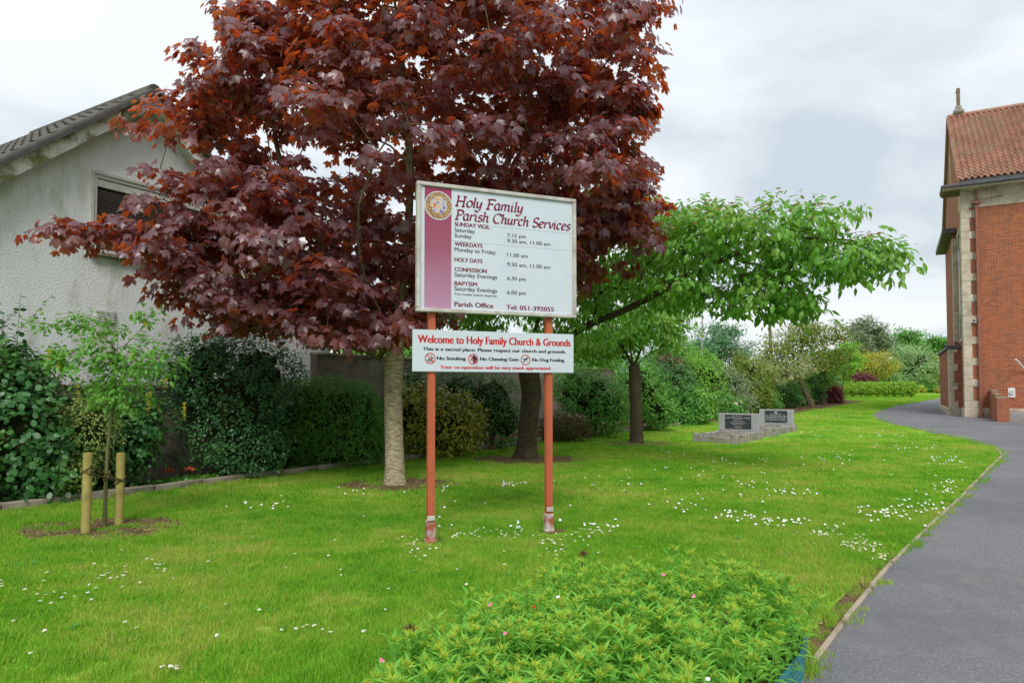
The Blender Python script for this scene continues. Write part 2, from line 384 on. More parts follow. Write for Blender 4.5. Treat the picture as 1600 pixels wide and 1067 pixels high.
M['L_fresh'] = leafmat('fresh_green_leaf', (0.150, 0.390, 0.045), (0.255, 0.495, 0.060), (0.300, 0.600, 0.045), .35, .5, .3)
M['L_olive'] = leafmat('olive_bronze_leaf', (0.13, 0.24, 0.03), (0.27, 0.29, 0.05), (0.375, 0.375, 0.045), .3, .5, .3, c3=(0.150, 0.315, 0.045))
M['L_grey'] = leafmat('grey_green_leaf', (0.165, 0.240, 0.128), (0.300, 0.360, 0.225), (0.225, 0.300, 0.120), .25, .6, .2)
M['L_teal'] = leafmat('blue_green_leaf', (0.075, 0.210, 0.090), (0.135, 0.300, 0.120), (0.120, 0.300, 0.090), .25, .5, .3)
M['L_lime'] = leafmat('lime_leaf', (0.330, 0.374, 0.033), (0.440, 0.396, 0.055), (0.440, 0.440, 0.044), .35, .5, .3)
M['L_purple'] = leafmat('purple_leaf', (0.105, 0.027, 0.033), (0.180, 0.045, 0.045), (0.375, 0.060, 0.030), .25, .45, .4)
M['L_limehedge'] = leafmat('lime_hedge_leaf', (.20, .42, .03), (.32, .50, .05), (.3, .5, .04), .3, .5, .3)
M['L_bed'] = leafmat('sweet_william_leaf', (.13, .40, .05), (.25, .53, .08), (.32, .66, .06), .35, .55, .2)
M['L_bud'] = leafmat('yellow_green_bud', (.52, .66, .08), (.38, .58, .07), (.4, .5, .05), .3, .55, .2)
M['L_brush'] = leafmat('dry_brush', (.09, .10, .035), (.16, .10, .045), (.1, .1, .03), .15, .7, .2)

# ================================================================== THE GROUND
def sheet(name, xs, ys, m, dz=0):
    X, Y = np.meshgrid(xs, ys); Z = g(Y) + dz
    V = np.stack([X.ravel(), Y.ravel(), Z.ravel()], 1); nx, ny = len(xs), len(ys)
    i = (np.arange(ny - 1)[:, None] * nx + np.arange(nx - 1)[None]).ravel()
    return fast_mesh(name, V, np.stack([i, i + 1, i + 1 + nx, i + nx], 1), m, sm=True)
ys = np.concatenate([np.arange(-30, 90, 2.5), np.arange(90, 200, 10), [250, 400, 900, 1500]])
lawn = sheet('lawn_ground', np.array([-900, -300, -100, -40, -20, 0, 20, 40, 80, 150, 400, 1200.]), ys, M['turf'])
tag(lawn, kind='structure')
def poly_sheet(name, pts, m, dz, step=2.5, kind='structure'):
    bm = bmesh.new(); vs = [bm.verts.new((x, y, 0)) for x, y in pts]; bm.faces.new(vs)
    y0 = min(p[1] for p in pts); y1 = max(p[1] for p in pts)
    # cut along the same rows as the lawn so it lies flush on the sloping ground
    for y in ys:
        if y0 < y < y1:
            bmesh.ops.bisect_plane(bm, geom=bm.verts[:] + bm.edges[:] + bm.faces[:], plane_co=(0, y, 0), plane_no=(0, 1, 0))
    bmesh.ops.triangulate(bm, faces=bm.faces[:])
    for v in bm.verts: v.co.z = gz(v.co.y) + dz
    bmesh.ops.recalc_face_normals(bm, faces=bm.faces[:])
    for f in bm.faces:
        if f.normal.z < 0: f.normal_flip()
    o = bmo(name, bm, m); tag(o, kind=kind); return o
edge_px = [(1250, 1067), (1322, 970), (1395, 880), (1450, 826), (1500, 780), (1540, 738), (1566, 712), (1556, 701), (1505, 686), (1450, 675), (1400, 664), (1372, 656), (1362, 649), (1375, 641), (1400, 634), (1440, 627), (1480, 620)]
EDGE = [(-1.5, -.3), (.1, 1.8)] + [atxy(*q) for q in edge_px]
PATH = EDGE + [(60, 75), (90, 60), (90, -12), (-1.5, -12)]
path = poly_sheet('asphalt_path', PATH, M['asphalt'], .012)

# timber-thin concrete edging between turf and asphalt, one piece after another
edging = empty('path_edging', (0, 0, 0), 0, 'narrow pale concrete edging strip between the lawn and the asphalt', 'edging')
def along(pts, step, gap, start=0):
    out = []; pts = [Vector((p[0], p[1])) for p in pts]
    for a, b in zip(pts, pts[1:]):
        L = (b - a).length; n = max(1, round(L / step)); d = (b - a) / n
        for i in range(n):
            c = a + d * (i + .5); out.append((c, d.length - gap, math.atan2(d.y, d.x)))
    return out
me_cache = {}
def unit_box(key, s, bev, m):
    if key not in me_cache:
        bm = bx(bmesh.new(), (0, 0, 0), s, 0, bev); me = bpy.data.meshes.new(key[0]); bm.to_mesh(me); bm.free(); me.materials.append(m); me_cache[key] = me
    return me_cache[key]
for c, L, a in along(EDGE[1:10], .9, .012):
    o = link('edging_strip', unit_box(('edging_strip', 0), (1, .034, .10), .006, M['kerbstone']), edging)
    o.location = (c.x, c.y, gz(c.y) - .016 + random.uniform(-.006, .006)); o.scale = (L, 1, 1); o.rotation_euler = (random.uniform(-.03, .03), random.uniform(-.006, .006), a + random.uniform(-.012, .012))

# planting bed behind its stone kerb
kerb_px = [(0, 800), (120, 785), (240, 769), (380, 750), (493, 736), (602, 724), (698, 709), (802, 698), (876, 686), (984, 675), (1080, 662)]
KERB = [(-9.6, 4.6)] + [atxy(*q) for q in kerb_px] + [(12.5, 32), (19, 41), (27, 52)]
BED = KERB + [(22, 60), (-2, 30), (-16, 6)]
bed = poly_sheet('planting_bed_soil', BED, M['soil'], .02)
kerb = empty('bed_kerb', (0, 0, 0), 0, 'low weathered stone kerb along the shrub bed by the lawn', 'kerb')
for c, L, a in along(KERB[:12], .75, .012):
    o = link('kerb_stone', unit_box(('kerb_stone', 0), (1, .11, .2), .012, M['concrete']), kerb)
    o.location = (c.x, c.y, gz(c.y) + .015 + random.uniform(-.01, .01)); o.scale = (L, 1, 1); o.rotation_euler = (random.uniform(-.06, .06), random.uniform(-.015, .015), a + random.uniform(-.03, .03))

# bare mulch rings under the trees
def ring(px, py, rx, ry, name='mulch_ring'):
    c = at(px, py); pts = []
    for k in range(26):
        t = 2 * math.pi * k / 26; q = 1 + random.uniform(-.14, .14)
        pts.append((c.x + rx * q * math.cos(t), c.y + ry * q * math.sin(t)))
    poly_sheet(name, pts, M['mulch'], .010); return pts
RINGS = [ring(618, 757, 1.0, .75), ring(822, 718, 1.35, .95), ring(993, 693, 1.1, .7), ring(155, 826, .95, .6), ring(1268, 636, .9, .8)]
RINGS.append([atxy(*q) for q in [(1255, 1010), (1300, 950), (1345, 905), (1400, 865), (1394, 880), (1322, 968), (1262, 1048)]])
for px_, py_ in ((675, 848), (861, 831)):
    c = at(px_, py_); poly_sheet('worn_turf', [(c.x + .17 * random.uniform(.7, 1.2) * math.cos(k * .524), c.y + .05 + .17 * random.uniform(.7, 1.2) * math.sin(k * .524)) for k in range(12)], M['mulch'], .005)
poly_sheet('bare_soil_verge', RINGS[-1], M['mulch'], .007)

# ================================================================== leaves: shapes and scattering
def tmpl(outline, centre, fold=.25, bend=.2):
    """half outline (x>=0) from base to tip -> fan mesh, folded along the midrib, bent down"""
    half = outline; pts = [half[0]] + half[1:-1] + [half[-1]] + [(-x, y) for x, y in reversed(half[1:-1])]
    V = [(centre[0], centre[1])] + pts
    V = np.array([(x, y, -fold * abs(x) - bend * y * y) for x, y in V]); n = len(pts)
    T = np.array([(0, 1 + i, 1 + (i + 1) % n) for i in range(n)])
    return V, T
MAPLE = tmpl([(0, 0), (.16, -.07), (.46, .0), (.36, .13), (.62, .34), (.60, .50), (.68, .66), (.42, .62), (.23, .52), (.27, .78), (.12, .80), (0, 1.06)], (0, .34), .30, .28)
OVAL = (np.array([(0, 0, 0), (.27, .35, -.05), (.21, .72, -.12), (0, 1.1, -.25), (-.21, .72, -.12), (-.27, .35, -.05), (0, .5, .03)]), np.array([(6, 0, 1), (6, 1, 2), (6, 2, 3), (6, 3, 4), (6, 4, 5), (6, 5, 0)]))
DIAM = (np.array([(0, 0, 0), (.30, .45, -.06), (0, 1.0, -.12), (-.30, .45, -.06)]), np.array([(0, 1, 2), (0, 2, 3)]))
ROUND = (np.array([(0, 0, 0), (.34, .30, -.05), (.30, .72, -.07), (0, 1.0, -.12), (-.30, .72, -.07), (-.34, .30, -.05)]), np.array([(0, 1, 2), (0, 2, 3), (0, 3, 4), (0, 4, 5)]))
LANCE = (np.array([(0, 0, 0), (.085, .4, .0), (0, 1.0, -.2), (-.085, .4, .0)]), np.array([(0, 1, 2), (0, 2, 3)]))
def nrm(a): return a / np.maximum(np.linalg.norm(a, axis=1, keepdims=True), 1e-9)
def frames(nor, tip):
    z = nrm(nor); y = nrm(tip - z * (tip * z).sum(1, keepdims=True)); x = np.cross(y, z)
    return np.stack([x, y, z], 2)                # columns
def scatter(name, tm, pos, fr, size, mat, parent, kind='stuff', tint=None, keep=0, part='leaf'):
    """keep>0: that many leaves nearest the viewer become objects of their own"""
    V0, T0 = tm; n = len(pos)
    sz = np.broadcast_to(size, (n,)) if not hasattr(size, 'shape') else size
    tint = rng.random(n) if tint is None else tint
    if keep:
        d = np.linalg.norm(pos - np.array([0, 0, CAMZ]), axis=1); vis = np.abs(pos[:, 0] / pos[:, 1]) < .74
        vis &= (pos[:, 2] - CAMZ) / pos[:, 1] < .56
        order = np.argsort(np.where(vis, d / sz, 1e6))[:keep]
        ms = bpy.data.meshes.new(part); ms.from_pydata([tuple(v) for v in V0], [], [tuple(map(int, t)) for t in T0]); ms.materials.append(mat); ms.update()
        off = np.array(parent.location) if parent is not None else 0
        for i in order:
            o = bpy.data.objects.new(part, ms); COL.objects.link(o); o.parent = parent
            mw = Matrix([[*(fr[i][r] * sz[i]), pos[i][r] - off[r]] for r in range(3)] + [[0, 0, 0, 1]])
            o.matrix_local = mw
        mk = np.ones(n, bool); mk[order] = False; pos, fr, sz, tint = pos[mk], fr[mk], sz[mk], tint[mk]; n = len(pos)
    V = np.einsum('nij,vj->nvi', fr, V0) * sz[:, None, None] + pos[:, None, :]
    if parent is not None: V = V - np.array(parent.location)
    T = (T0[None] + (np.arange(n) * len(V0))[:, None, None]).reshape(-1, T0.shape[1])
    o = fast_mesh(name, V.reshape(-1, 3), T, mat, parent, np.repeat(tint, len(V0)))
    if kind: o['kind'] = kind
    return o
def blob_points(blobs, n, shell=.35, lump=.12, minz=None):
    """points in the outer shell of a union of ellipsoids; returns pos, outward"""
    B = np.array(blobs, float)                   # cx cy cz rx ry rz
    a = (B[:, 3] * B[:, 4] + B[:, 4] * B[:, 5] + B[:, 3] * B[:, 5]) ** .82; pr = a / a.sum()
    P_, O_ = [], []
    got = 0
    while got < n:
        k = rng.choice(len(B), n, p=pr); u = nrm(rng.normal(size=(n, 3)))
        r = 1 - shell * rng.random(n) ** 1.6
        lm = 1 + lump * np.sin(u[:, 0] * 5 + k) * np.cos(u[:, 1] * 6 + 2 * k) + lump * np.sin(u[:, 2] * 9 + 3 * k + u[:, 0] * 7)
        p = B[k, :3] + u * B[k, 3:] * (r * lm)[:, None]
        o = nrm(u / B[k, 3:])
        ok = np.ones(n, bool)
        for j in range(len(B)):
            q = (((p - B[j, :3]) / B[j, 3:]) ** 2).sum(1)
            ok &= ~((q < .45) & (k != j) & (rng.random(n) > .15))
        if minz is not None: ok &= p[:, 2] > minz
        P_.append(p[ok]); O_.append(o[ok]); got += ok.sum()
    return np.concatenate(P_)[:n], np.concatenate(O_)[:n]
def foliage(name, blobs, n, tm, size, mat, parent, up=.5, droop=.35, shell=.35, clump=6, spread=.5, minz=None, lump=.12, keep=0, jit=.5, kind='stuff'):
    nc = max(4, n // clump)
    c, o = blob_points(blobs, nc, shell, lump, minz)
    pos = np.repeat(c, clump, 0) + rng.normal(size=(nc * clump, 3)) * spread * size
    out = np.repeat(o, clump, 0)
    nor = nrm(out * (1 - up) + np.array([0, 0, up]) + rng.normal(size=pos.shape) * jit * .7)
    tip = out * .8 + rng.normal(size=pos.shape) * .6 + np.array([0, 0, -droop])
    sz = size * rng.uniform(.65, 1.2, len(pos))
    if minz is not None:
        k = pos[:, 2] > minz; pos, nor, tip, sz = pos[k], nor[k], tip[k], sz[k]
    return scatter(name, tm, pos, frames(nor, tip), sz, mat, parent, kind, keep=keep)
def core(blobs, mat, parent, k=.72, name='shaded_inner_hull', minz=None):  # solid hull added to close gaps, its dark colour standing in for inner shade
    k = k * .74; mat = M['shade_core']
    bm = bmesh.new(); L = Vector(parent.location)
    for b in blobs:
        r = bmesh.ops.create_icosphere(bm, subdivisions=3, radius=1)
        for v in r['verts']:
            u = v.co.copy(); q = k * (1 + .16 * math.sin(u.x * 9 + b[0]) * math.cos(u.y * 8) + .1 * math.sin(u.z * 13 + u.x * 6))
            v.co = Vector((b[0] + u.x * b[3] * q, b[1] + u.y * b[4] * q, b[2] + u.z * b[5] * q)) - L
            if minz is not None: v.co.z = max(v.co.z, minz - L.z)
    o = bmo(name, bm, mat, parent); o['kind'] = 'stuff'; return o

# ------------------------------------------------------------------ branching
class Skel:
    def __init__(s): s.p = []; s.par = []; s.w = []; s.chains = []
    def add(s, p, par): s.p.append(np.array(p, float)); s.par.append(par); s.w.append(0.); return len(s.p) - 1
    def limb(s, pts, par, step=.3):
        pts = [np.array(q, float) for q in pts]; ch = [par] if par >= 0 else []
        cur = par
        # smooth the polyline
        if len(pts) > 2:
            for _ in range(2):
                q = [pts[0]]
                for a, b in zip(pts, pts[1:]): q += [a * .75 + b * .25, a * .25 + b * .75]
                pts = q + [pts[-1]]
        last = s.p[par] if par >= 0 else None
        for a in pts:
            if last is not None and np.linalg.norm(a - last) < step * .5: continue
            cur = s.add(a, cur); ch.append(cur); last = a
        s.chains.append(ch); return cur
    def reach(s, tg, centre, sag=.1, step=.35, wob=.06, frm=0):
        """attach target by the cheapest node that lies nearer the trunk"""
        A = np.array(s.p); d = np.linalg.norm(A - tg, axis=1); dc = np.linalg.norm(A - centre, axis=1); tc = np.linalg.norm(tg - centre)
        cost = d + np.where(dc > tc, 3.0, 0) + .45 * np.clip(A[:, 2] - tg[2], 0, None); cost[:frm] += 50
        i = int(np.argmin(cost)); a = s.p[i]; n = max(2, int(np.linalg.norm(tg - a) / step)); pts = []
        per = np.array([0, 0, 1.]) * np.linalg.norm(tg - a) * sag
        for k in range(1, n + 1):
            t = k / n; pts.append(a * (1 - t) + tg * t + per * math.sin(math.pi * t) + rng.normal(size=3) * wob * (1 - t))
        ch = [i]; cur = i
        for q in pts: cur = s.add(q, cur); ch.append(cur)
        s.chains.append(ch)
    def build(s, name, mat, parent, rtip=.006, pw=.5, rmax=.12, sides=5, scale=1):
        w = np.zeros(len(s.p)); haskid = np.zeros(len(s.p), bool)
        for i, q in enumerate(s.par):
            if q >= 0: haskid[q] = True
        w[~haskid] = 1
        for i in range(len(s.p) - 1, -1, -1):
            if s.par[i] >= 0: w[s.par[i]] += w[i]
        rad = np.minimum(rtip * np.maximum(w, 1) ** pw, rmax); V = []; Fc = []
        L = Vector(parent.location)
        for ch in s.chains:
            if len(ch) < 2: continue
            r = [rad[i] for i in ch]
            if s.par[ch[1]] == ch[0] and len(ch) > 2: r[0] = min(r[0], r[1] * 1.3)
            v, f = tube_arrays([Vector(s.p[i]) - L for i in ch], r, sides, False, len(V)); V += v; Fc += f
        o = mesh(name, V, Fc, mat, parent, True); return o
def trunk(name, pts, rads, mat, parent, n=18, flare=.35):
    """a lumpy trunk with root flare"""
    pts = [Vector(p) - Vector(parent.location) for p in pts]; P2 = []; R2 = []
    for i in range(len(pts) - 1):
        for k in range(6):
            t = k / 6; P2.append(pts[i].lerp(pts[i + 1], t)); R2.append(rads[i] * (1 - t) + rads[i + 1] * t)
    P2.append(pts[-1]); R2.append(rads[-1])
    v, f = tube_arrays(P2, R2, n, True); v = [Vector(q) for q in v]; z0 = pts[0].z
    for i, c in enumerate(P2):
        for k in range(n):
            q = v[i * n + k]; th = 2 * math.pi * k / n; h = c.z - z0
            s_ = 1 + .05 * math.sin(3 * th + i * .25) + .03 * math.sin(5 * th + i * .7) + random.uniform(-.015, .015)
            s_ += flare * math.exp(-h * 6.5) * (1 + .5 * math.sin(4 * th + 1))
            v[i * n + k] = c + (q - c) * s_
    return mesh(name, v, f, mat, parent, True)

def pxblob(px, py, d, rx, rz, ry=None):
    """ellipsoid: centre at picture point and distance, radii in picture pixels across/up, ry metres deep"""
    c = P(px, py, d); k = d / F
    return (c.x, c.y, c.z, rx * k, ry if ry else rx * k, rz * k)

# ================================================================== HOUSE (left)
hu = Vector((.515, .857)); HO = Vector((-6.86, 12.7))
house = empty('house', (HO.x, HO.y, gz(12.7)), R(59), 'white rendered house with a dark tiled gable roof behind the shrub bed', 'house')
tz = R(40); HW = 4.75; AP = -.08                   # half width, apex along the wall
ridge_z = 7.05; ez = ridge_z - HW * math.tan(tz)
def wall_with_hole():
    bm = bmesh.new()
    x0, x1 = AP - HW, AP + HW
    wx0, wx1, wz0, wz1 = -.95, 1.15, 3.98, 5.36
    # front face pieces around the window opening
    def roof(x): return ridge_z - abs(x - AP) * math.tan(tz) - .12
    xs = [x0, wx0, AP, wx1, x1]
    def poly(p): bm.faces.new([bm.verts.new((a, 0, b)) for a, b in p])
    poly([(x0, -.5), (wx0, -.5), (wx0, roof(wx0)), (x0, roof(x0))])
    poly([(wx0, -.5), (wx1, -.5), (wx1, wz0), (wx0, wz0)])
    poly([(wx0, wz1), (wx1, wz1), (wx1, roof(wx1)), (AP, roof(AP)), (wx0, roof(wx0))])
    poly([(wx1, -.5), (x1, -.5), (x1, roof(x1)), (wx1, roof(wx1))])
    for a, b in (((wx0, wz0), (wx1, wz0)), ((wx1, wz0), (wx1, wz1)), ((wx1, wz1), (wx0, wz1)), ((wx0, wz1), (wx0, wz0))):
        bm.faces.new([bm.verts.new((a[0], 0, a[1])), bm.verts.new((b[0], 0, b[1])), bm.verts.new((b[0], .12, b[1])), bm.verts.new((a[0], .12, a[1]))])
    D = 9
    for xx in (x0, x1): bm.faces.new([bm.verts.new(q) for q in ((xx, 0, -.5), (xx, D, -.5), (xx, D, roof(xx)), (xx, 0, roof(xx)))])
    poly2 = [(x0, D, -.5), (x1, D, -.5), (x1, D, roof(x1)), (AP, D, roof(AP)), (x0, D, roof(x0))]; bm.faces.new([bm.verts.new(q) for q in poly2])
    bmesh.ops.remove_doubles(bm, verts=bm.verts, dist=1e-4); bmesh.ops.recalc_face_normals(bm, faces=bm.faces[:])
    return bm, (wx0, wx1, wz0, wz1)
bm, (wx0, wx1, wz0, wz1) = wall_with_hole()
bmo('wall', bm, M['render'], house)
win = bmo('window', bx(bx(bx(bx(bmesh.new(), ((wx0 + wx1) / 2, .05, wz1 - .03), (wx1 - wx0, .1, .06)), ((wx0 + wx1) / 2, .05, wz0 + .03), (wx1 - wx0, .1, .06)), (wx0 + .03, .05, (wz0 + wz1) / 2), (.06, .098, wz1 - wz0 - .12)), (wx1 - .03, .05, (wz0 + wz1) / 2), (.06, .098, wz1 - wz0 - .12)), M['whitewood'], house)
box('pane', ((wx0 + wx1) / 2, .075, (wz0 + wz1) / 2), (wx1 - wx0 - .12, .012, wz1 - wz0 - .12), M['glass'], win)
bm = bmesh.new()
for k in range(24): bx(bm, ((wx0 + wx1) / 2, .063, wz0 + .1 + k * .044), (wx1 - wx0 - .14, .004, .016), rot=Matrix.Rotation(.5, 4, 'X'))
tag(bmo('blind_slats', bm, M['blind'], win), kind='stuff')
box('head_rail', ((wx0 + wx1) / 2, .045, wz1 - .14), (wx1 - wx0 - .13, .05, .13), M['whitewood'], win)
box('window_sill', ((wx0 + wx1) / 2, -.05, wz0 - .04), (wx1 - wx0 + .2, .14, .07), M['concrete'], win, bev=.01)
fr = bmo('outer_frame', bx(bx(bmesh.new(), (wx0 - .03, -.012, (wz0 + wz1) / 2), (.05, .03, wz1 - wz0 + .1)), ((wx0 + wx1) / 2 + .02, -.012, wz1 + .03), (wx1 - wx0 + .05, .032, .05)), M['whitewood'], win)
# louvre vent low on the wall
hv = box('wall_vent', (-.72, -.02, 2.85), (.34, .035, .24), M['vent'], house, bev=.006)
for k in range(7): box('louvre', (-.72, -.042, 2.765 + k * .028), (.30, .014, .018), M['vent'], hv, rot=Matrix.Rotation(-.5, 4, 'X'))
# roof: slabs under the tiles, barge board, tiles
OH = .28
for sgn, nm in ((-1, 'roof'), (1, 'roof')):
    L = (HW + .45) / math.cos(tz); c = Vector((AP + sgn * (HW + .45) / 2, 4.4 - OH / 2, ridge_z - (HW + .45) / 2 * math.tan(tz) + .02))
    rot = Matrix.Rotation(sgn * tz, 4, 'Y')
    rf = box(nm, c, (L, 9.2 + OH, .06), M['rooftile'], house, rot=rot)
    cb = Vector((AP + sgn * (HW + .45) / 2, -OH - .03, ridge_z - (HW + .45) / 2 * math.tan(tz) - .12))
    box('barge_board', cb, (L - .02, .035, .27), M['barge'], house, rot=rot)
    cb.y += .03 + OH / 2; cb.z -= .075
    box('soffit', cb, (L - .08, OH - .01, .02), M['whitewood'], house, rot=rot)
    if sgn == -1:
        bm = bmesh.new(); NW = 6; w = .30; h = .42
        for i in range(NW):
            pass
        V = []; Fc = []
        prof = [(-.15, .012), (-.10, .035), (-.05, .045), (0, .035), (.05, .008), (.10, 0), (.15, .012)]
        for yy, zz in ((0, 0), (1, .028)):
            for a, b in prof: V.append((yy * h, a, b + (.03 if yy == 0 else 0)))
        for k in range(6): Fc.append((k, k + 1, 8 + k, 7 + k))
        base = len(V)
        for a, b in prof: V.append((0, a, b + .03 - .028))
        for k in range(6): Fc.append((base + k, base + k + 1, k + 1, k))
        tme = bpy.data.meshes.new('roof_tile'); tme.from_pydata(V, [], Fc); smooth(tme, R(40)); tme.materials.append(M['rooftile'])
        rows = 15; cols = 19
        for r_ in range(rows):
            for c_ in range(cols):
                s_ = r_ * .345 + .10
                o = bpy.data.objects.new('roof_tile', tme); COL.objects.link(o); o.parent = house
                # tile origin at its lower edge; slope coordinate from the ridge
                sx = AP - (s_ + .36) * math.cos(tz); sz_ = ridge_z + .07 - (s_ + .36) * math.sin(tz)
                o.location = (sx, -OH - .06 + .15 + c_ * .298, sz_ + random.uniform(0, .006))
                o.rotation_euler = (random.uniform(-.02, .02), -tz + random.uniform(-.015, .01), random.uniform(-.01, .01))
        vg = tube('verge_mortar', [(AP - .05, -OH - .06, ridge_z + .02), (AP - HW - .4, -OH - .06, ridge_z + .02 - (HW + .35) * math.tan(tz))], .045, M['rooftile'], house, 8)
for k in range(9):
    o = tube('ridge_tile', [(AP, -OH - .07 + k * .5, ridge_z + .03), (AP, -OH + .42 + k * .5, ridge_z + .03)], .125, M['rooftile'], house, 10)
tag(tube('satellite_conduit', [(wx0 - 1.2, -.01, 4.0), (wx0 - 1.2, -.01, 2.2)], .008, M['render'], house, 5)) if False else None

# boundary walls
wu = Vector((.515, .857)); WO = Vector((-6.0, 12.2))
def bwall(name, t0, t1, zt, label, step=None):
    a = WO + wu * t0; b = WO + wu * t1; c = (a + b) / 2; L = (b - a).length
    w = empty(name, (c.x, c.y, gz(c.y)), R(59), label, 'wall')
    box('wall_face', (0, 0, zt / 2 - .25), (L, .2, zt + .5), M['blockwall'], w)
    n = round(L / .6)
    cp = unit_box(('coping_stone', round(L, 2)), (L / n - .008, .27, .06), .01, M['concrete'])
    for k in range(n):
        o = link('coping_stone', cp, w); o.location = (-L / 2 + (k + .5) * L / n, 0, zt + .032 + random.uniform(-.003, .003))
bwall('boundary_wall', -9, 3.2, 1.58, 'low dark grey boundary wall in front of the white house')
bwall('boundary_wall', 3.21, 20, 2.2, 'taller dark boundary wall behind the clipped hedge and maple trunk')

# ================================================================== CHURCH (right)
CC = Vector((20.57, 31.0)); ca = R(-29.35)
ch = empty('church', (CC.x, CC.y, gz(31)), ca, 'red brick church with stone quoins and a clay pantile roof', 'church')
EZ = 10.35 - gz(31) + .15; RW = 5.8; RZ = 16.0 - gz(31); LEN = 26
def chbox(name, x0, x1, y0, y1, z0, z1, m, bev=0, parent=ch):
    return box(name, ((x0 + x1) / 2, (y0 + y1) / 2, (z0 + z1) / 2), (x1 - x0, y1 - y0, z1 - z0), m, parent, bev=bev)
# main body with gable
V = [(0, 0, -.6), (LEN, 0, -.6), (LEN, 2 * RW, -.6), (0, 2 * RW, -.6), (0, 0, EZ), (LEN, 0, EZ), (LEN, 2 * RW, EZ), (0, 2 * RW, EZ), (0, RW, RZ - .1), (LEN, RW, RZ - .1)]
mesh('brick_walls', V, [(0, 1, 5, 4), (2, 3, 7, 6), (3, 0, 4, 8, 7), (1, 2, 6, 9, 5)], M['brick'], ch)
chbox('plinth', -.07, LEN, -.07, .3, -.6, .42, M['stone'], .03)
chbox('plinth', -.07, .3, .31, 1.68, -.6, .418, M['stone'], .03)
chbox('frieze', -.03, LEN, -.03, .3, EZ - .75, EZ + .02, M['stone'])
chbox('frieze', -.03, .3, .31, 1.1, EZ - .751, EZ + .02, M['stone'])
for k in range(6): chbox('frieze_joint', 1.15 + k * 1.3, 1.165 + k * 1.3, -.034, .0, EZ - .74, EZ, M['concrete'])
# eaves: soffit boards, gutter
chbox('eaves_soffit', -.75, LEN, -.72, .6, EZ + .02, EZ + .10, M['stone'])
for k in range(7): chbox('soffit_board', -.74, -.04, -.70 + k * .19, -.56 + k * .19, EZ - .02, EZ + .018, M['oldpole'])
chbox('gutter', -.80, LEN, -.86, -.72, EZ + .10, EZ + .24, M['leadgutter'], .03)
chbox('gutter', -.80, -.73, -.715, .6, EZ + .061, EZ + .235, M['leadgutter'], .01)
chbox('eaves_fascia', -.12, LEN, -.30, -.22, EZ + .10, EZ + .52, M['leadgutter'])
# pantile roof: courses of S tiles as real relief
def pantiles():
    y0, z0 = -.34, EZ + .50; y1, z1 = RW, RZ; L = math.hypot(y1 - y0, z1 - z0); sl = math.atan2(z1 - z0, y1 - y0)
    rows = int(L / .37); cols = int(11 / .24); seg = 8
    xs = np.linspace(0, cols * .24, cols * seg + 1) - .12; ph = (xs + .12) / .24 * 2 * np.pi
    prof = .062 * np.sin(ph) + .015 * np.sin(2 * ph)
    V = []; T = []
    for r in range(rows):
        for e, (s, lift) in enumerate(((r * .37, .085), (r * .37 + .42, .0), (r * .37, .02))):
            yy = y0 + s * math.cos(sl); zz = z0 + s * math.sin(sl)
            hh = prof + lift + .012 * np.sin(xs * 31 + r * 17.3) * (e != 1)
            V.append(np.stack([xs + 0.006 * math.sin(r * 7), np.full_like(xs, yy) - hh * math.sin(sl), zz + hh * math.cos(sl)], 1))
        b = r * 3 * len(xs); i = np.arange(len(xs) - 1)
        T.append(np.stack([b + i, b + i + 1, b + len(xs) + i + 1, b + len(xs) + i], 1))
        T.append(np.stack([b + 2 * len(xs) + i, b + 2 * len(xs) + i + 1, b + i + 1, b + i], 1))
    o = fast_mesh('roof_tiles', np.concatenate(V), np.concatenate(T), M['pantile'], ch, sm=True); o['kind'] = 'stuff'
pantiles()
mesh('roof', [(-.08, -.3, EZ + .42), (LEN, -.3, EZ + .42), (LEN, RW, RZ - .06), (-.08, RW, RZ - .06), (LEN, 2 * RW + .3, EZ + .42), (-.08, 2 * RW + .3, EZ + .42)], [(0, 1, 2, 3), (3, 2, 4, 5)], M['pantile'], ch)
for k in range(24): tube('ridge_tile', [(-.1 + k * .45, RW, RZ + .03), (.34 + k * .45, RW, RZ + .045)], .12, M['pantile'], ch, 8)
tube('verge_edge', [(-.09, -.34, EZ + .47), (-.09, RW, RZ + .02)], .06, M['pantile'], ch, 6)
tube('verge_edge', [(-.09, 2 * RW + .34, EZ + .47), (-.09, RW, RZ + .02)], .06, M['pantile'], ch, 6)
# ridge finial
bm = bmesh.new(); bx(bm, (.41, RW, RZ + .22), (.5, .5, .34), bev=.12); bx(bm, (.41, RW, RZ + .45), (.28, .28, .2), bev=.04); fo = bmo('finial', bm, M['oldgranite'], ch)
bm = bmesh.new(); bx(bm, (.41, RW, RZ + 1.02), (.17, .14, .98), bev=.03); bx(bm, (.40, RW, RZ + 1.3), (.21, .12, .10), bev=.02); bmo('finial_shaft', bm, M['oldpole'], fo)
# quoins at the main corner
z = .42; k = 0
while z < EZ - .8:
    h = .34 if k % 2 == 0 else .62; h = min(h, EZ - .76 - z); w = .62 if k % 2 == 0 else .30
    chbox('quoin_stone', -.035, w, -.035, .34 if k % 2 == 0 else .5, z + .004, z + h - .004, M['stone'], .008); z += h; k += 1
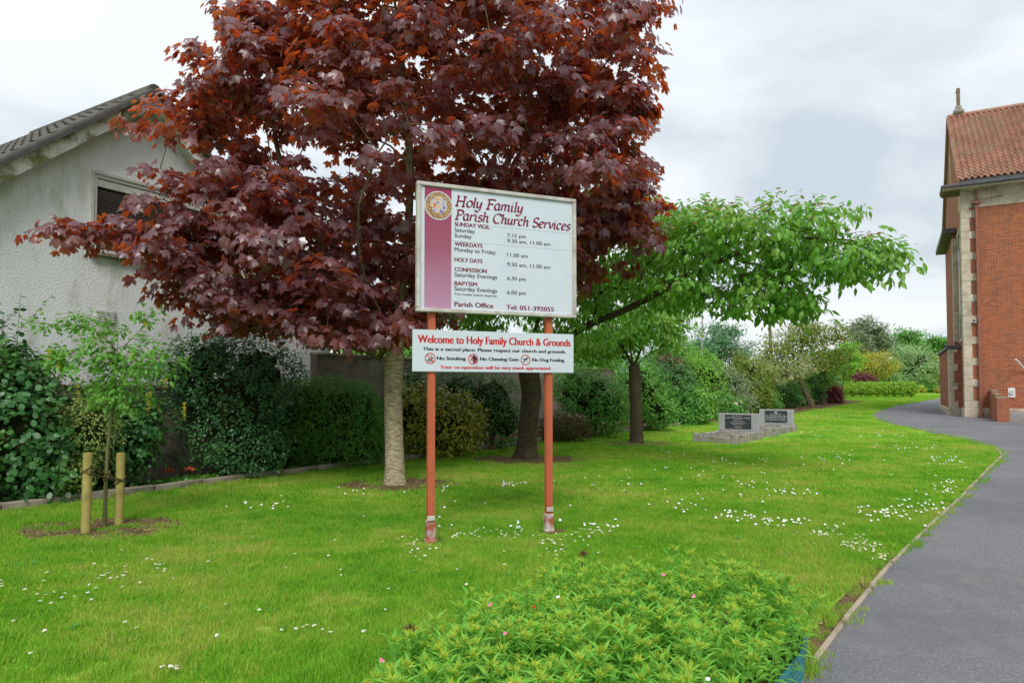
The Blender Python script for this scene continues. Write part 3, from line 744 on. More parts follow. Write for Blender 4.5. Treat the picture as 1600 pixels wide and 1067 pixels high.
# tall central bay of the gable and the low porch in front of it
chbox('gable_bay', -.16, .05, 3.0, 8.6, -.5, 8.95, M['brick'])
chbox('gable_bay_cap', -.62, .3, 2.65, 8.95, 8.951, 9.2, M['leadgutter'], .02)
z = 3.6; k = 0
while z < 8.7:
    h = .34 if k % 2 == 0 else .62; chbox('quoin_stone', -.19, .06, 2.965, 3.4, z, z + h - .006, M['stone'], .008); z += h; k += 1
chbox('porch', -.5, .06, 1.7, 9.9, -.5, 3.2, M['brick'])
chbox('porch_coping', -.6, .1, 1.6, 10.0, 3.201, 3.36, M['leadgutter'], .02)
chbox('plinth', -.58, -.08, 1.62, 9.98, -.5, .36, M['stone'], .03)
z = .36; k = 0
while z < 3.1:
    h = .34 if k % 2 == 0 else .55; h = min(h, 3.19 - z); chbox('quoin_stone', -.535, -.5 + (.34 if k % 2 == 0 else .2), 1.665, 2.1, z, z + h - .006, M['stone'], .008); z += h; k += 1
for y0 in (.75, 1.75):
    f = chbox('lancet_window', -.05, .02, y0, y0 + .55, 3.5, 8.8, M['stone'], .01)
    box('pane', (-.052, y0 + .275, 6.1), (.02, .3, 4.9), M['glass'], f)
    f.name = 'lancet_window'
chbox('gable_slit', -.04, .02, RW - .2, RW + .15, 11.6, 13.8, M['stone'], .01)
# downpipe, hopper, cable, camera, plate, flagpole bracket
dp = tube('downpipe', [(.56, -.14, -.02), (.56, -.14, EZ - .62)], .062, M['pipe'], ch, 10)
for zz in (.9, 2.6, 4.3, 6.0, 7.7): tube('pipe_collar', [(.56, -.14, zz), (.56, -.14, zz + .1)], .078, M['pipe'], dp, 10)
box('pipe_shoe', (.56, -.14, .1), (.17, .15, .3), M['pipe'], dp, bev=.02)
box('hopper', (.56, -.15, EZ - .56), (.32, .24, .16), M['pipe'], dp, bev=.03); tube('upper_pipe', [(.56, -.14, EZ - .5), (.56, -.14, EZ + .02)], .055, M['pipe'], dp, 8)
tube('cable', [(.42, -.09, 4.6), (.42, -.09, EZ - .6), (.50, -.27, EZ - .50), (1.6, -.06, EZ - .34)], .014, M['leadgutter'], ch, 5)
cc = empty('security_camera', (0, 0, 0), 0, 'small white security camera on the church corner beside the downpipe', 'camera')
Mch = Matrix.Translation(ch.location) @ Matrix.Rotation(ca, 4, 'Z')
cc.location = Mch @ Vector((.40, -.06, 4.30)); cc.rotation_euler = (0, 0, ca)
tube('camera_body', [(-.02, -.26, .07), (.02, -.02, .12)], .055, M['camwhite'], cc, 10); box('bracket', (.04, -.02, 0), (.14, .08, .08), M['camwhite'], cc, bev=.01); tube('lens', [(-.027, -.30, .062), (-.02, -.26, .07)], .045, M['leadgutter'], cc, 10)
pl = empty('wall_plate', Mch @ Vector((1.7, -.0, 1.12)), ca, 'white square fixture with a round boss low on the church wall', 'fixture')
box('back_plate', (0, -.02, 0), (.27, .04, .42), M['camwhite'], pl, bev=.01); tube('round_boss', [(0, -.04, .02), (0, -.10, .02)], .09, M['vent'], pl, 14)
fpz = empty('flagpole', Mch @ Vector((2.0, -.02, 2.2)), ca, 'short white pole slanting out from the church wall', 'pole')
tube('pole', [(.28, -.02, -.18), (-.18, -.5, .38)], .04, M['camwhite'], fpz, 8); box('wall_bracket', (.28, -.02, -.2), (.12, .06, .12), M['steel'], fpz)
# stepped brick wall beside the ramp
sw = empty('stepped_brick_wall', Mch @ Vector((1.0, 0, 0)), ca, 'low stepped red brick wall with end pier beside the church', 'wall')
def swb(n, x0, x1, y0, y1, z0, z1, m): return box(n, ((x0 + x1) / 2, (y0 + y1) / 2, (z0 + z1) / 2), (x1 - x0, y1 - y0, z1 - z0), m, sw, bev=.006)
swb('wall_section', -.12, .12, -1.0, -.06, -.4, 1.18, M['brick']); swb('wall_section', -.12, .12, -2.0, -1.001, -.4, 1.04, M['brick']); swb('wall_section', -.12, .12, -3.0, -2.001, -.4, .90, M['brick'])
swb('pier', -.2, .22, -3.45, -3.001, -.5, .92, M['brick'])
swb('brick_capping', -.13, .13, -1.0, -.06, 1.181, 1.25, M['concrete']); swb('brick_capping', -.13, .13, -2.0, -1.001, 1.041, 1.11, M['concrete']); swb('brick_capping', -.22, .24, -3.46, -2.99, .921, .98, M['concrete'])
rs = empty('entrance_ramp', Mch @ Vector((1.13, 0, 0)), ca, 'grey paved ramp behind the stepped brick wall', 'ramp')
box('ramp_slab', (3, -1.5, .05), (6, 2.8, .5), M['paving'], rs, bev=.01)

# ================================================================== SIGN
SO = at(675, 848)
sign = empty('church_notice_sign', (SO.x, SO.y, 0), R(22.5), 'tall double board parish notice sign on two red posts', 'sign')
SP = 1.358
for px_, nm in ((0, 0), (SP, 1)):
    bm = bmesh.new(); bx(bm, (px_, .06, 1.78), (.072, .072, 3.56), bev=.004); bx(bm, (px_ - .004, .02, 1.78), (.02, .012, 3.4))
    po = bmo('post', bm, M['post'], sign)
    bm = bmesh.new(); bx(bm, (px_, .06, .10), (.096, .096, .24 if nm == 0 else .2), bev=.01); bx(bm, (px_, .06, .0), (.12, .12, .08), bev=.02)
    bmo('sleeve', bm, M['sleeve'], po)
    box('clamp', (px_ - .01, .002, .25), (.08, .012, .05), M['signframe'], po, bev=.004)
BX0, BW, BZ0, BZ1 = -.183, 1.851, 2.38, 3.735
nb = box('notice_board', (BX0 + BW / 2, -.0, (BZ0 + BZ1) / 2), (BW - .04, .03, BZ1 - BZ0 - .04), M['signwhite'], sign)
ft = .042
for a, b, c, d, nm in ((BX0, BX0 + BW, BZ1 - ft, BZ1, 0), (BX0, BX0 + BW, BZ0, BZ0 + ft, 0), (BX0, BX0 + ft, BZ0 + ft, BZ1 - ft, 1), (BX0 + BW - ft, BX0 + BW, BZ0 + ft, BZ1 - ft, 1)):
    box('frame_rail', ((a + b) / 2, -.005, (c + d) / 2), (b - a, .07, d - c - .001), M['signframe'], nb, bev=.006)
def maroon_panel():
    m, nt, n, l = nodes('maroon_faded_panel'); tc = N(nt, 'ShaderNodeTexCoord').outputs['Object']
    s = N(nt, 'ShaderNodeSeparateXYZ'); l.new(tc, s.inputs[0])
    f = math_(nt, 'DIVIDE', math_(nt, 'SUBTRACT', 3.7, s.outputs[2]), 1.3)
    f = math_(nt, 'ADD', f, math_(nt, 'MULTIPLY', math_(nt, 'SUBTRACT', noise(nt, tc, 3, 3), .5), .12))
    col = ramp(nt, f, [(.05, (.27, .03, .085)), (.5, (.28, .075, .125)), (.97, (.42, .22, .33))])
    finish(nt, col, .4, None, 0, 0, .4); return m
mp_ = box('maroon_panel', (BX0 + .23, -.0165, (BZ0 + BZ1) / 2), (.29, .004, BZ1 - BZ0 - 2 * ft - .006), maroon_panel(), nb)
for zf, xa in ((.292, .84), (.436, .38)):
    box('panel_joint', ((BX0 + xa + BX0 + 1.80) / 2, -.0155, BZ1 - zf * 1.355), (1.80 - xa, .002, .0018), M['signgrid'], nb)
# emblem: pale rim, gilt ring, softly coloured middle
def disc(bm, cx, cz, r, y, mi, r0=0, n=36):
    if r0:
        for k in range(n):
            a, b = 2 * math.pi * k / n, 2 * math.pi * (k + 1) / n
            f = bm.faces.new([bm.verts.new((cx + q * math.cos(t), y, cz + q * math.sin(t))) for q, t in ((r0, a), (r, a), (r, b), (r0, b))]); f.material_index = mi
    else:
        f = bm.faces.new([bm.verts.new((cx + r * math.cos(2 * math.pi * k / n), y, cz + r * math.sin(2 * math.pi * k / n))) for k in range(n)]); f.material_index = mi
def emblem_mats():
    m, nt, n, l = nodes('gilt_ring'); tc = N(nt, 'ShaderNodeTexCoord').outputs['Object']
    finish(nt, ramp(nt, noise(nt, tc, 70, 2), [(.38, (.16, .09, .07)), (.55, (.42, .25, .10)), (.68, (.50, .36, .2))]), .5)
    m2, nt, n, l = nodes('emblem_middle'); tc = N(nt, 'ShaderNodeTexCoord').outputs['Object']
    finish(nt, ramp(nt, noise(nt, tc, 26, 3), [(.32, (.12, .11, .30)), (.42, (.35, .38, .50)), (.5, (.55, .50, .42)), (.57, (.60, .30, .10)), (.66, (.40, .08, .06))]), .5)
    return m, m2
gm, em = emblem_mats()
bm = bmesh.new(); ex, ez_ = BX0 + .235, BZ1 - .235
disc(bm, ex, ez_, .152, -.0200, 0); disc(bm, ex, ez_, .142, -.0206, 1); disc(bm, ex, ez_ + .005, .092, -.0212, 2)
bmo('emblem', bm, [M['signwhite'], gm, em], nb)
# lettering
def text_mesh(name, items, mat, parent, y, bold=0.0, z0=0):
    """items: (string, x0, width, baseline z, cap height)"""
    bm = bmesh.new()
    for s, x0, wd, bz, cap in items:
        cu = bpy.data.curves.new('txt', 'FONT'); cu.body = s; cu.size = 1; cu.resolution_u = 3; cu.fill_mode = 'FRONT'
        o = bpy.data.objects.new('txt', cu); me = o.to_mesh()
        xs = [v.co.x for v in me.vertices]; mn, mxx = min(xs), max(xs)
        fx = wd / (mxx - mn); fz = cap / .70
        b2 = bmesh.new(); b2.from_mesh(me)
        for v in b2.verts: v.co = Vector((x0 + (v.co.x - mn) * fx, y, bz + v.co.y * fz))
        tmp = bpy.data.meshes.new('t'); b2.to_mesh(tmp); b2.free()
        for q in range(round(bold) + 1):          # heavier letters: the same outline again, a hair further right
            n0 = len(bm.verts); bm.from_mesh(tmp); bm.verts.ensure_lookup_table()
            for v in bm.verts[n0:]: v.co.x += q * cap * .055; v.co.y -= q * .00015
        bpy.data.meshes.remove(tmp); o.to_mesh_clear()
        bpy.data.objects.remove(o); bpy.data.curves.remove(cu)
    for f in bm.faces:
        if f.normal.y > 0: f.normal_flip()
    return bmo(name, bm, mat, parent)
yT = -.0172
LX = BX0 + .41; RX = BX0 + 1.0
def bz(fr_): return BZ1 - fr_ * (BZ1 - BZ0)
c1 = .043
text_mesh('heading_lettering', [('SUNDAY VIGIL', LX, .396, bz(.318), c1), ('WEEKDAYS', LX, .31, bz(.474), c1), ('HOLY DAYS', LX, .31, bz(.596), c1), ('CONFESSION', LX, .36, bz(.672), c1), ('BAPTISM', LX, .25, bz(.782), c1),
    ('Parish Office', LX, .435, bz(.948), .052), ('Tel: 051-392055', RX, .57, bz(.952), .050)], M['maroon'], nb, yT, 2)
text_mesh('times_lettering', [('Saturday', LX, .225, bz(.363), c1), ('Sunday', LX, .19, bz(.407), c1), ('7.15 pm', RX + .01, .22, bz(.366), .040), ('9.30 am, 11.00 am', RX + .01, .52, bz(.411), .040),
    ('Monday to Friday', LX, .465, bz(.517), c1), ('11.00 am', RX + .01, .245, bz(.525), .040), ('9.30 am, 11.00 am', RX + .01, .52, bz(.602), .040), ('Saturday Evenings', LX, .48, bz(.714), c1), ('6.30 pm', RX + .01, .22, bz(.714), .040),
    ('Saturday Evenings', LX, .48, bz(.823), c1), ('6.00 pm', RX + .01, .22, bz(.828), .040), ('Two weeks notice required.', LX, .48, bz(.858), .024)], M['greytext'], nb, yT, 1)
# broad-nib italic title, drawn stroke by stroke
def arc(cx, cy, rx, ry, a0, a1, n=12): return [(cx + rx * math.cos(R(a0 + (a1 - a0) * k / n)), cy + ry * math.sin(R(a0 + (a1 - a0) * k / n))) for k in range(n + 1)]
GL = {   # strokes in a unit where x-height = .5, cap = .78; (advance, strokes)
 'H': (.74, [[(.02, .74), (.10, .78), (.20, .78)], [(.14, .78), (.14, .02)], [(.04, 0), (.26, 0)], [(.14, .40), (.56, .40)], [(.44, .78), (.68, .78)], [(.56, .78), (.56, .02)], [(.46, 0), (.68, 0)]]),
 'F': (.56, [[(.0, .72), (.10, .78), (.52, .78), (.54, .70)], [(.15, .78), (.15, .02)], [(.03, 0), (.28, 0)], [(.15, .42), (.42, .42), (.43, .35)]]),
 'P': (.56, [[(.0, .72), (.08, .78), (.2, .78)], [(.14, .78), (.14, .02)], [(.02, 0), (.28, 0)], [(.14, .77)] + arc(.28, .58, .24, .20, 90, -90) + [(.14, .36)]]),
 'C': (.64, [[(.60, .60)] + arc(.36, .39, .30, .39, 50, 310, 18)]),
 'S': (.50, [arc(.26, .58, .19, .20, 30, 250, 12) + arc(.24, .19, .20, .20, 70, -150, 12)]),
 'o': (.44, [arc(.22, .25, .18, .25, 80, 440, 18)]),
 'l': (.22, [[(.02, .74), (.09, .82), (.09, .08), (.13, .0), (.20, .06)]]),
 'y': (.44, [[(.0, .45), (.06, .5), (.08, .12), (.16, .0), (.28, .10), (.34, .5)], [(.35, .5), (.34, .0), (.28, -.22), (.12, -.28), (.0, -.20)]]),
 'a': (.46, [arc(.20, .25, .16, .25, 50, 320, 14), [(.34, .5), (.33, .08), (.38, .0), (.45, .06)]]),
 'm': (.70, [[(.0, .43), (.07, .5), (.07, .0)], [(.07, .30), (.16, .47), (.25, .5), (.31, .42), (.31, .0)], [(.31, .30), (.40, .47), (.49, .5), (.55, .42), (.55, .06), (.60, .0), (.67, .06)]]),
 'i': (.24, [[(.0, .43), (.08, .5), (.08, .07), (.13, .0), (.21, .06)], [(.07, .66), (.10, .72)]]),
 'r': (.36, [[(.0, .43), (.08, .5), (.08, .0)], [(.08, .28), (.18, .45), (.28, .5), (.33, .44)]]),
 's': (.36, [arc(.18, .38, .12, .12, 30, 250, 10) + arc(.16, .13, .14, .13, 70, -150, 10)]),
 'h': (.46, [[(.0, .76), (.08, .82), (.08, .0)], [(.08, .28), (.18, .46), (.27, .5), (.33, .42), (.33, .06), (.38, .0), (.45, .06)]]),
 'u': (.46, [[(.0, .43), (.07, .5), (.07, .12), (.14, .0), (.24, .06), (.33, .24)], [(.33, .5), (.33, .07), (.38, .0), (.45, .06)]]),
 'r ': (.3, []),
 'c': (.38, [[(.33, .42)] + arc(.20, .25, .16, .25, 60, 310, 14)]),
 'e': (.40, [[(.05, .22), (.22, .27), (.33, .38)] + arc(.20, .34, .13, .16, 20, 180, 8) + arc(.21, .25, .17, .25, 190, 315, 8)]),
 'v': (.40, [[(.0, .45), (.07, .5), (.13, .18), (.17, .0)], [(.17, .0), (.30, .20), (.34, .40), (.31, .5)]]),
 ' ': (.26, [])}
def nib_text(s, x0, wd, bz_, cap):
    adv = sum(GL[c][0] for c in s); k = wd / (adv + .1); kz = cap / .78; out = []; x = 0; na = R(35)
    for c in s:
        for st in GL[c][1]:
            pts = [Vector(((x + a + b * .20) * k, b * kz)) for a, b in st]
            # resample/smooth
            for _ in range(1 if len(pts) > 2 else 0):
                q = [pts[0]]
                for a, b in zip(pts, pts[1:]): q += [a * .75 + b * .25, a * .25 + b * .75]
                pts = q + [pts[-1]]
            L = []; Rr = []
            for i, p in enumerate(pts):
                t = (pts[min(i + 1, len(pts) - 1)] - pts[max(i - 1, 0)]); t.normalize() if t.length else None
                nn = Vector((-t.y, t.x)); ang = math.atan2(t.y, t.x)
                w = math.sqrt((.085 * math.sin(ang - na)) ** 2 + (.031) ** 2) * kz
                L.append(p + nn * w); Rr.append(p - nn * w)
            out.append([(Vector((x0, bz_)) + q) for q in L + Rr[::-1]] + [len(L)])
        x += GL[c][0]
    return out
bm = bmesh.new(); lay = 0
for args in (('Holy Family', LX, .80, bz(.160), .108), ('Parish Church Services', LX, 1.385, bz(.266), .104)):
    for st in nib_text(*args):
        n_ = st[-1]; q = st[:-1]; yy = yT - .0002 - .00012 * (lay % 7); lay += 1
        vs = [bm.verts.new((a.x, yy, a.y)) for a in q]
        for i in range(n_ - 1):
            try: bm.faces.new([vs[i], vs[i + 1], vs[2 * n_ - 2 - i], vs[2 * n_ - 1 - i]])
            except ValueError: pass
bmo('title_lettering', bm, M['maroon'], nb)
# welcome board
WX0, WW, WZ0, WZ1 = -.215, 1.86, 1.762, 2.197
wb = box('welcome_board', (WX0 + WW / 2, .008, (WZ0 + WZ1) / 2), (WW, .022, WZ1 - WZ0), M['signwhite'], sign, bev=.003)
def wq(x): q = (x - 40) / 823; return WX0 + WW * q * 6.95 / (q * 6.95 + (1 - q) * 7.66)
def wz(f): return WZ1 - f * (WZ1 - WZ0)
yW = -.0045
def wi(s, xa, xb, f, cap): return (s, wq(xa), wq(xb) - wq(xa), wz(f), cap)
text_mesh('red_lettering', [wi('Welcome to Holy Family Church & Grounds', 65, 845, .315, .082)], M['redtext'], wb, yW, 2)
text_mesh('red_lettering', [wi('Your co-operation will be very much appreciated.', 180, 747, .925, .035)], M['redtext'], wb, yW, 3)
text_mesh('black_lettering', [wi('This is a sacred place. Please respect our church and grounds.', 92, 822, .495, .035), wi('No Smoking', 164, 310, .715, .036), wi('No Chewing Gum', 384, 580, .715, .036), wi('No Dog Fouling', 650, 813, .715, .036)], M['blacktext'], wb, yW, 3)
def strip(bm, pts, w, y, mi):
    for a, b in zip(pts, pts[1:]):
        a = Vector(a); b = Vector(b); t = (b - a).normalized(); n_ = Vector((-t.y, t.x)) * w
        f = bm.faces.new([bm.verts.new((q.x, y, q.y)) for q in (a - n_, b - n_, b + n_, a + n_)]); f.material_index = mi
for k, xx in enumerate((130, 350, 617)):
    bm = bmesh.new(); cx, cz = wq(xx), wz(.685); disc(bm, cx, cz, .058, yW, 0, .048)
    if k == 0:
        strip(bm, [(cx - .03, cz - .018), (cx + .034, cz + .006)], .006, yW - .0003, 1); strip(bm, [(cx + .02, cz + .01), (cx + .006, cz + .026), (cx + .018, cz + .034)], .003, yW - .0003, 1); strip(bm, [(cx - .03, cz - .03), (cx + .02, cz - .028)], .004, yW - .0003, 1)
    elif k == 1:
        vs = [(cx - .002, cz + .044), (cx + .03, cz + .03), (cx + .046, cz), (cx + .03, cz - .034), (cx - .004, cz - .045), (cx + .0, cz - .022), (cx - .012, cz - .012), (cx - .002, cz + .0), (cx - .014, cz + .016)]
        f = bm.faces.new([bm.verts.new((a, yW - .0002, b)) for a, b in vs]); f.material_index = 1; strip(bm, [(cx - .03, cz - .006), (cx - .014, cz - .008)], .009, yW - .0003, 2)
    else:
        strip(bm, [(cx - .022, cz + .004), (cx + .016, cz + .010)], .008, yW - .0003, 1); strip(bm, [(cx + .014, cz + .010), (cx + .022, cz + .026), (cx + .034, cz + .022)], .006, yW - .0004, 1)
        strip(bm, [(cx + .014, cz + .004), (cx + .018, cz - .022)], .003, yW - .0005, 1); strip(bm, [(cx - .016, cz + .0), (cx - .008, cz - .022)], .004, yW - .0005, 1); strip(bm, [(cx - .022, cz + .004), (cx - .03, cz + .018)], .003, yW - .0005, 1); strip(bm, [(cx - .03, cz - .024), (cx - .016, cz - .02)], .004, yW - .0005, 1)
    if k < 2: strip(bm, [(cx - .036, cz + .036), (cx + .036, cz - .036)], .005, yW - .0008, 0)
    else: pass
    for f in bm.faces:
        f.normal_update()
        if f.normal.y > 0: f.normal_flip()
    bmo('prohibition_symbol', bm, [M['redtext'], M['blacktext'], M['greytext']], wb)

# ================================================================== GRAVES
def grave(fr_right, w, L, hz, label, lines, cross=False, kerb_steps=0):
    u = Vector((.6, .8)); rt = Vector((.8, -.6)); o = Vector(fr_right)
    e = empty('grave', (o.x, o.y, gz(o.y)), R(-36.87), label, 'grave')     # local x along rt, y along u
    def b(n, x0, x1, y0, y1, z0, z1, m, bev=.01, p=e): return box(n, ((x0 + x1) / 2, (y0 + y1) / 2, (z0 + z1) / 2), (x1 - x0, y1 - y0, z1 - z0), m, p, bev=bev)
    for x in (-w, -.14): b('corner_post', x, x + .17, -.01, .16, -.1, .27, M['oldgranite'], .012)
    b('kerb_rail', -w + .171, -.141, .02, .13, -.1, .19, M['oldgranite']); b('kerb_rail', -w + .02, -w + .13, .161, L - .2, -.1, .23, M['oldgranite']); b('kerb_rail', -.11, .0, .161, L - .2, -.1, .24, M['oldgranite'])
    b('gravel_fill', -w + .13, -.11, .13, L - .2, -.1, .06, M['gravel'], 0)
    b('base_block', -w - .03, .06, L - .199, L + .18, -.1, .22 + gz(o.y + L * .8) - gz(o.y), M['oldgranite'], .015)
    z0 = .221 + gz(o.y + L * .8) - gz(o.y)
    hs = bmo('headstone', bx(bmesh.new(), (-w / 2 + .02, L, z0 + hz / 2), (w - .02, .12, hz), bev=.012), M['granite'], e)
    pw = w * .64; pz = hz * .80
    pq = box('plaque', (-w / 2 + .02, L - .066, z0 + hz * .53), (pw, .014, pz), M['blackgranite'], hs, bev=.002)
    bm = bmesh.new(); zt = z0 + hz * .53 + pz / 2; y = L - .0738
    for i, (wd, zf, hh) in enumerate(lines):
        x = -wd * pw / 2; 
        while x < wd * pw / 2 - .01:
            ww = random.choice((.03, .045, .06, .07)); ww = min(ww, wd * pw / 2 - x)
            k = 0
            while k < ww - .006:
                bx(bm, (-w / 2 + .02 + x + k + .004, y - .001, zt - zf * pz), (.006, .002, hh * random.choice((.7, 1, 1)))); k += .0125
            x += ww + .018
    if cross:
        bx(bm, (-w / 2 + .02, y - .001, zt - .07), (.10, .002, .03)); bx(bm, (-w / 2 + .02, y - .001, zt - .055), (.03, .002, .07))
    bmo('inscription', bm, M['letterwhite'], pq)
    return e
grave((6.05, 18.5), 1.22, 2.0, .52, 'nearer grey kerbed grave with a black plaque headstone, on the lawn', [(.42, .10, .026), (.94, .22, .03), (.3, .33, .022), (.45, .46, .024), (.6, .58, .024), (.42, .69, .022), (.3, .88, .03)])
grave((7.85, 20.85), 1.15, 2.7, .50, 'farther grey kerbed grave with a crest above its headstone inscription', [(.5, .30, .022), (.95, .42, .03), (.95, .54, .03), (.9, .66, .028), (.95, .8, .03)], True)

# ================================================================== THE COPPER MAPLE
mb = at(618, 757)
maple = empty('maple_tree', mb, 0, 'large copper maple with dark red leaves behind the notice sign', 'tree')
d0 = mb.y
trunk('trunk', [mb - Vector((0, 0, .1)), P(616, 690, d0), P(613, 620, d0), P(616, 560, d0), P(620, 520, d0)], [.165, .15, .145, .155, .12], M['maplebark'], maple, 20, .35)
MB = [pxblob(640, 190, d0, 310, 200, 2.9), pxblob(455, 120, d0 - .6, 105, 90, 1.6), pxblob(800, 60, d0 + .2, 210, 150, 2.5), pxblob(600, 20, d0, 215, 140, 2.3),
      pxblob(350, 240, d0 - .8, 95, 85, 1.3), pxblob(460, 370, d0 - .4, 165, 105, 2.0), pxblob(215, 356, d0 - 1.2, 65, 20, .45), pxblob(150, 352, d0 - 1.3, 45, 13, .3), pxblob(110, 352, d0 - 1.3, 26, 8, .2), pxblob(270, 385, d0 - 1.1, 70, 38, .7), pxblob(345, 440, d0 - .9, 70, 50, 1.0), pxblob(530, 470, d0, 180, 52, 2.0),
      pxblob(880, 250, d0 + .2, 145, 140, 2.1), pxblob(970, 320, d0 + .3, 85, 55, 1.1), pxblob(840, 390, d0 + .8, 130, 60, 1.7), pxblob(660, 380, d0 + 1.2, 240, 120, 2.2), pxblob(960, 150, d0, 60, 75, 1.0),
      pxblob(700, -160, d0, 250, 160, 2.5), pxblob(940, 20, d0, 75, 90, 1.1), pxblob(262, 182, d0 - .9, 46, 18, .45), pxblob(320, 185, d0 - .7, 50, 35, .7), pxblob(215, 165, d0 - 1, 14, 6, .15), pxblob(410, 40, d0 - .3, 50, 60, .8), pxblob(745, 255, d0 + .6, 110, 65, 1.6), pxblob(660, 120, d0 - .4, 140, 90, 1.8), pxblob(380, 480, d0 - .7, 80, 26, .9), pxblob(300, 330, d0 - .9, 70, 60, .9), pxblob(330, 110, d0 - .6, 28, 28, .5), pxblob(560, 510, d0 - .4, 120, 22, 1.2)]
def make_crown(root, blobs, skel, centre, nclu, per, tm, size, mat, ctr_r=(.22, .5), keep=300, shell=.75, up=.6, droop=.5, barkm=None, minz=None, flat=.45, rtip=.006, rmax=.09, name='foliage', sag=.08, mats2=None):
    c, o = blob_points(blobs, nclu, shell, .14, minz)
    n0 = len(skel.p)
    base = np.array(skel.p)
    order = np.argsort([np.min(np.linalg.norm(base - q, axis=1)) for q in c])
    for i in order: skel.reach(c[i], centre, sag)
    skel.build('branches', barkm, root, rtip, .5, rmax, 5)
    rad = rng.uniform(ctr_r[0], ctr_r[1], nclu)
    pos = np.repeat(c, per, 0); out = np.repeat(o, per, 0); rr = np.repeat(rad, per)
    off = np.clip(rng.normal(size=pos.shape), -1.7, 1.7) * .52; off[:, 2] *= flat
    hor = np.linalg.norm(off[:, :2], axis=1)
    pos = pos + off * rr[:, None]; pos[:, 2] -= .35 * rr * hor ** 2          # each spray arches over
    side = np.concatenate([off[:, :2], np.zeros((len(pos), 1))], 1)
    nor = nrm(nrm(out) * (1 - up) * .9 + np.array([0, 0, up]) + side * .5 + rng.normal(size=pos.shape) * .32)
    tip = nrm(out * .7 + side * .9 + rng.normal(size=pos.shape) * .35 + np.array([0, 0, -droop]))
    sz = size * rng.uniform(.5, 1.25, len(pos))
    return scatter(name, tm, pos, frames(nor, tip), sz, mat, root, keep=keep)
sk = Skel()
t0 = sk.limb([P(613, 640, d0), P(616, 560, d0), P(620, 520, d0)], -1)
fork = len(sk.p) - 1
for L_ in ([P(600, 545, d0), P(560, 470, d0 - .3), P(500, 380, d0 - .5), P(440, 280, d0 - .6), P(420, 150, d0 - .5)], [P(590, 560, d0), P(520, 515, d0 - .3), P(420, 470, d0 - .7), P(330, 400, d0 - .9), P(220, 350, d0 - 1.1)],
           [P(625, 480, d0), P(640, 350, d0), P(640, 200, d0), P(620, 40, d0), P(640, -150, d0)], [P(640, 500, d0 + .1), P(720, 400, d0 + .3), P(800, 250, d0 + .2), P(850, 60, d0 + .1)],
           [P(650, 520, d0 + .2), P(760, 460, d0 + .5), P(860, 380, d0 + .4), P(960, 310, d0 + .3)], [P(630, 500, d0 + .3), P(650, 420, d0 + 1.2), P(700, 300, d0 + 1.9)], [P(610, 520, d0 - .3), P(560, 420, d0 - 1.3), P(560, 320, d0 - 2)]):
    sk.limb(L_, fork)
make_crown(maple, MB, sk, np.array(P(620, 520, d0)), 1150, 40, MAPLE, .138, M['L_maple'], (.24, .50), 300, .7, .62, .75, M['maplelimb'], None, .32, .0065, .085)

# ================================================================== CHERRY TREES
cb = at(822, 716); dc = cb.y
cherry = empty('cherry_tree', cb, 0, 'spreading green cherry tree with a thick dark trunk and one long limb reaching right', 'tree')
trunk('trunk', [cb - Vector((0, 0, .1)), P(825, 670, dc), P(830, 620, dc), P(826, 580, dc)], [.24, .215, .22, .24], M['cherrybark'], cherry, 20, .4)
sk = Skel(); sk.limb([P(828, 640, dc), P(828, 590, dc), P(826, 570, dc)], -1); fk = len(sk.p) - 1
for L_ in ([P(850, 565, dc - .2), P(905, 512, dc - .8), P(980, 485, dc - 1.8), P(1060, 440, dc - 2.8), P(1140, 400, dc - 3.3), P(1220, 372, dc - 3.8), P(1320, 372, dc - 4.2), P(1400, 395, dc - 4.4)],
           [P(800, 560, dc), P(750, 500, dc - .2), P(700, 420, dc)], [P(830, 540, dc), P(860, 430, dc), P(900, 330, dc - .3)], [P(840, 560, dc + .4), P(900, 470, dc + 1), P(960, 400, dc + 1.5)], [P(820, 550, dc - .4), P(850, 500, dc - 1.2), P(900, 450, dc - 2)]):
    e_ = sk.limb(L_, fk)
CB = [pxblob(1010, 400, dc - 1.2, 110, 65, 1.6), pxblob(1120, 385, dc - 3, 125, 62, 1.6), pxblob(1210, 375, dc - 3.8, 105, 58, 1.5), pxblob(1300, 400, dc - 4.2, 75, 38, 1.1), pxblob(1380, 398, dc - 4.5, 52, 20, .7),
      pxblob(1090, 452, dc - 2.6, 110, 24, 1.2), pxblob(1200, 455, dc - 3.6, 90, 32, 1.1), pxblob(1255, 470, dc - 4.0, 40, 22, .7), pxblob(930, 470, dc - .6, 80, 60, 1.2), pxblob(700, 470, dc, 110, 60, 1.5), pxblob(900, 360, dc, 120, 70, 1.6), pxblob(800, 450, dc + .8, 130, 80, 1.5), pxblob(1000, 340, dc - .8, 90, 35, 1.2), pxblob(1150, 350, dc - 3.2, 90, 34, 1.3), pxblob(1240, 345, dc - 3.9, 80, 28, 1.1), pxblob(1090, 345, dc - 2.4, 70, 28, 1.1)]
make_crown(cherry, CB, sk, np.array(P(826, 570, dc)), 820, 22, OVAL, .142, M['L_cherry'], (.2, .42), 300, .8, .5, .8, M['cherrybark'], None, .5, .0055, .15)
# young bronze shoots on the top of the canopy
c_, o_ = blob_points([CB[1], CB[2], CB[3], CB[0]], 260, .08, .1); k_ = o_[:, 2] > .35; c_, o_ = c_[k_], o_[k_]
pos = np.repeat(c_, 3, 0) + rng.normal(size=(len(c_) * 3, 3)) * .05
scatter('young_leaves', OVAL, pos, frames(nrm(np.array([0, 0, 1.]) + rng.normal(size=pos.shape) * .4), rng.normal(size=pos.shape) + np.array([.3, 0, -.4])), np.full(len(pos), .09), M['L_cherry_tip'], cherry)

